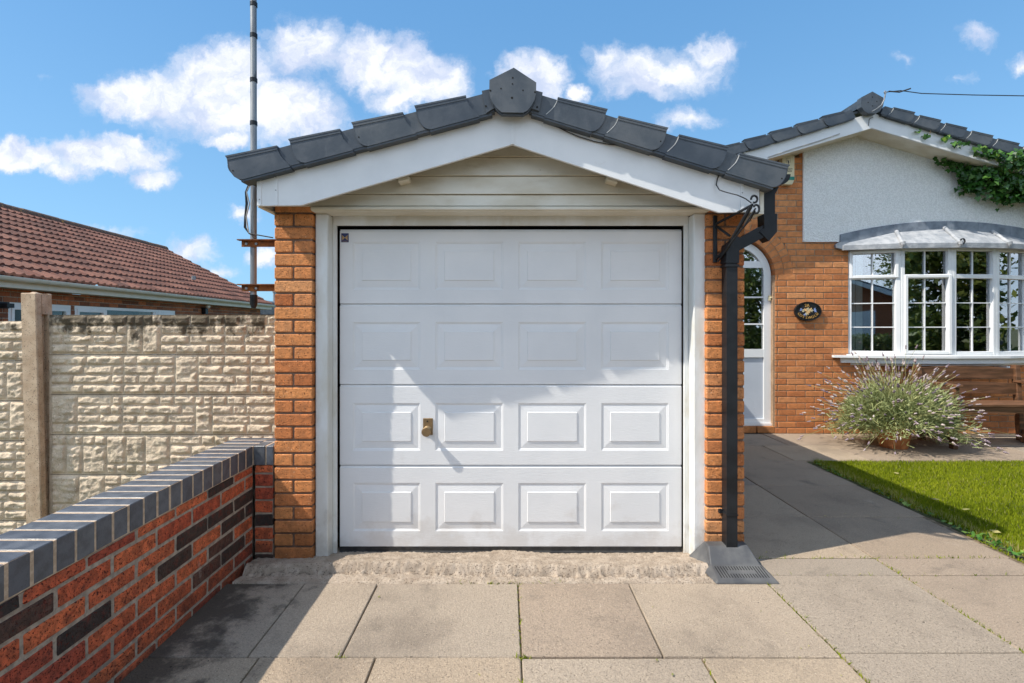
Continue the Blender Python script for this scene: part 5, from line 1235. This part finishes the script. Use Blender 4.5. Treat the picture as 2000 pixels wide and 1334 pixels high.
q = MB()
for p_ in ([(1785, 272), (1800, 281), (1830, 290), (1870, 304), (1900, 318)], [(1868, 345), (1872, 350), (1890, 352), (1920, 345), (1960, 360), (2000, 365)], [(1900, 330), (1930, 325), (1980, 330), (2010, 340)], [(1818, 254), (1816, 262)]):
    q.tube([(PX(a, 5.9 if b_ > 263 else 5.67), 5.9 if b_ > 263 else 5.67, PZ(b_, 5.9 if b_ > 263 else 5.67)) for a, b_ in p_], .004, 6)
q.build('stems', 'bark', iv)

# cables on the house + overhead line
q = MB(); q.tube([(PX(a, 5.70), 5.70, PZ(b_, 5.70)) for a, b_ in ((1500, 307), (1560, 287), (1600, 275), (1640, 261))], .006, 6); tag(q.build('cable', 'wirew'), 'pale cable clipped along the underside of the left gable barge board', 'cable')
hk = MB(); Yk = 5.58
hk.tube([(PX(a, Yk), Yk, PZ(b_, Yk)) for a, b_ in ((1703, 218), (1712, 213), (1722, 205), (1727, 195), (1729, 184), (1731, 179), (1728.5, 177.5), (1727, 180), (1729, 184))], .007, 8)
tag(hk.build('cable_hook', 'galv'), 'bent steel hook fixed at the ridge end of the house gable', 'hook')
q = MB(); q.tube([(PX(1730, Yk), Yk, PZ(180, Yk)), (PX(1752, Yk), Yk-.05, PZ(181, Yk)), (PX(1800, Yk-.08), Yk-.08, PZ(182.5, Yk-.08)), (PX(1900, Yk-.15), Yk-.15, PZ(185.5, Yk-.15)), (5.7, 5.39, 3.835), (14, 4.2, 3.05)], .0055, 6)
q.tube([(PX(1734, Yk), Yk-.01, PZ(179, Yk)), (PX(1750, Yk), Yk-.05, PZ(184, Yk)), (PX(1765, Yk), Yk-.1, PZ(181, Yk))], .008, 6)
q.tube([(PX(1705, Yk+.1), Yk+.1, PZ(222, Yk)), (PX(1698, 5.69), 5.69, PZ(232, 5.69)), (PX(1696, 5.69), 5.69, PZ(246, 5.69))], .004, 6)
tag(q.build('overhead_cable', 'wire'), 'thin overhead telephone cable running from the house ridge to the right', 'cable')

# ================================================================== ACROSS THE ROAD (seen in the window reflections)
def tree(loc, h, r, seed, label, nleaf=9000, low=.35):
    rs = np.random.RandomState(seed); tr = thing('garden_tree', loc, label, 'tree', 'garden trees reflected in the windows'); lx, ly, lz = loc
    q = MB(); q.tube([(lx, ly, lz), (lx+.05, ly, lz+h*.3), (lx-.05, ly+.05, lz+h*.6), (lx, ly, lz+h*.85)], [.16, .12, .07, .02], 10)
    for i in range(8):
        a = i*2.4; z = lz+h*(.25+.07*i); q.tube([(lx, ly, z), (lx+math.cos(a)*r*.45, ly+math.sin(a)*r*.45, z+h*.12), (lx+math.cos(a)*r*.8, ly+math.sin(a)*r*.8, z+h*.18)], [.06, .04, .012], 6)
    q.build('trunk', 'bark', tr)
    nc = 110; th = rs.rand(nc)*2*np.pi; ph = rs.rand(nc); rr_ = r*(.45+.55*rs.rand(nc))
    zc = h*(low+(1-low)*ph); prof = np.sqrt(np.clip(1-((zc/h-(low+1)/2)/((1-low)/2+.05))**2, .05, 1))
    cc = np.stack([lx+np.cos(th)*rr_*prof, ly+np.sin(th)*rr_*prof, lz+zc], 1)
    idx = rs.randint(0, nc, nleaf); P = cc[idx]+rs.normal(size=(nleaf, 3))*r*.14
    V, F, rn_ = leaf_cloud(P, rs.normal(size=(nleaf, 3))+np.array([0, 0, .4]), .06+.06*rs.rand(nleaf), np.clip(rs.rand(nc)[idx]*.6+rs.rand(nleaf)*.4, 0, 1))
    raw_mesh('crown', V, F, 'leaf', rn_, parent=tr)
tree((9.6, -.6, -.1), 4.4, 1.9, 41, 'bushy mid green tree at the far side of the lawn', low=.05)
tree((12.4, 2.6, -.1), 4.2, 1.9, 42, 'tall dense tree beyond the right end of the lawn', low=.04)
tree((9.0, -4.6, -.1), 4.8, 2.0, 43, 'broad tree at the roadside end of the lawn', low=.05)
tree((13.2, -.8, -.1), 5.2, 2.2, 44, 'large tree furthest beyond the lawn', low=.04)
tree((1.0, -19.8, -.1), 6, 2.2, 45, 'round tree behind the bungalow across the road', 6000)
tree((9.5, -22, -.1), 6.5, 2.6, 46, 'spreading tree right of the bungalow across the road', 6000)
ob = thing('bungalow_opposite', (5, -17, -.1), 'gabled brown brick bungalow across the road from the garage', 'bungalow')
q = MB(); q.prism([(2.2, -.1), (8.2, -.1), (8.2, 2.3), (5.2, 3.5), (2.2, 2.3)], -20, -16, 0, .4); q.build('wall', 'brick_n', ob)
q = MB(); q.prism([(1.8, 2.15), (5.2, 3.52), (8.6, 2.15), (8.6, 2.3), (5.2, 3.75), (1.8, 2.3)], -20.3, -15.6, 0, .4); q.build('roof', 'tile', ob)
q = MB(); q.prism([(1.8, 2.10), (5.2, 3.46), (8.6, 2.10), (8.6, 2.26), (5.2, 3.64), (1.8, 2.26)], -15.6, -15.55); q.build('barge_board', 'barge', ob)
q = MB(); tile_roof(q, (-8, -16.2, 2.2), (1, 0, 0), (0, -math.cos(R(28)), math.sin(R(28))), (0, math.sin(R(28)), math.cos(R(28))), 9.5, 3.4, spw=4); q.build('wing_roof', 'pantile', ob)
q = MB(); q.box(-7.8, 2.15, -19, -16.6, -.1, 2.25); q.build('wing_wall', 'brick_n', ob)
q = MB(); q.box(4.0, 6.4, -15.99, -15.95, .8, 2.0, 0); q.build('window', 'upvc', ob)
def hedge(x0, x1, y0, y1, h, label, n=14000, seed=5):
    rs = np.random.RandomState(seed); P = np.stack([x0+rs.rand(n)*(x1-x0), y0+rs.rand(n)*(y1-y0), -.05+rs.rand(n)*h*(.9+.1*rs.rand(n))], 1)
    V, F, rn_ = leaf_cloud(P, rs.normal(size=(n, 3))+np.array([0, .2, .4]), .035+.03*rs.rand(n), rs.rand(n)*.8)
    tag(raw_mesh('hedge', V, F, 'leaf', rn_), label, 'hedge')
hedge(3.0, 9.5, -6.6, -6.0, 1.15, 'clipped green hedge between the lawn and the road')

for o in bpy.data.objects:
    if 'w' in o: del o['w']
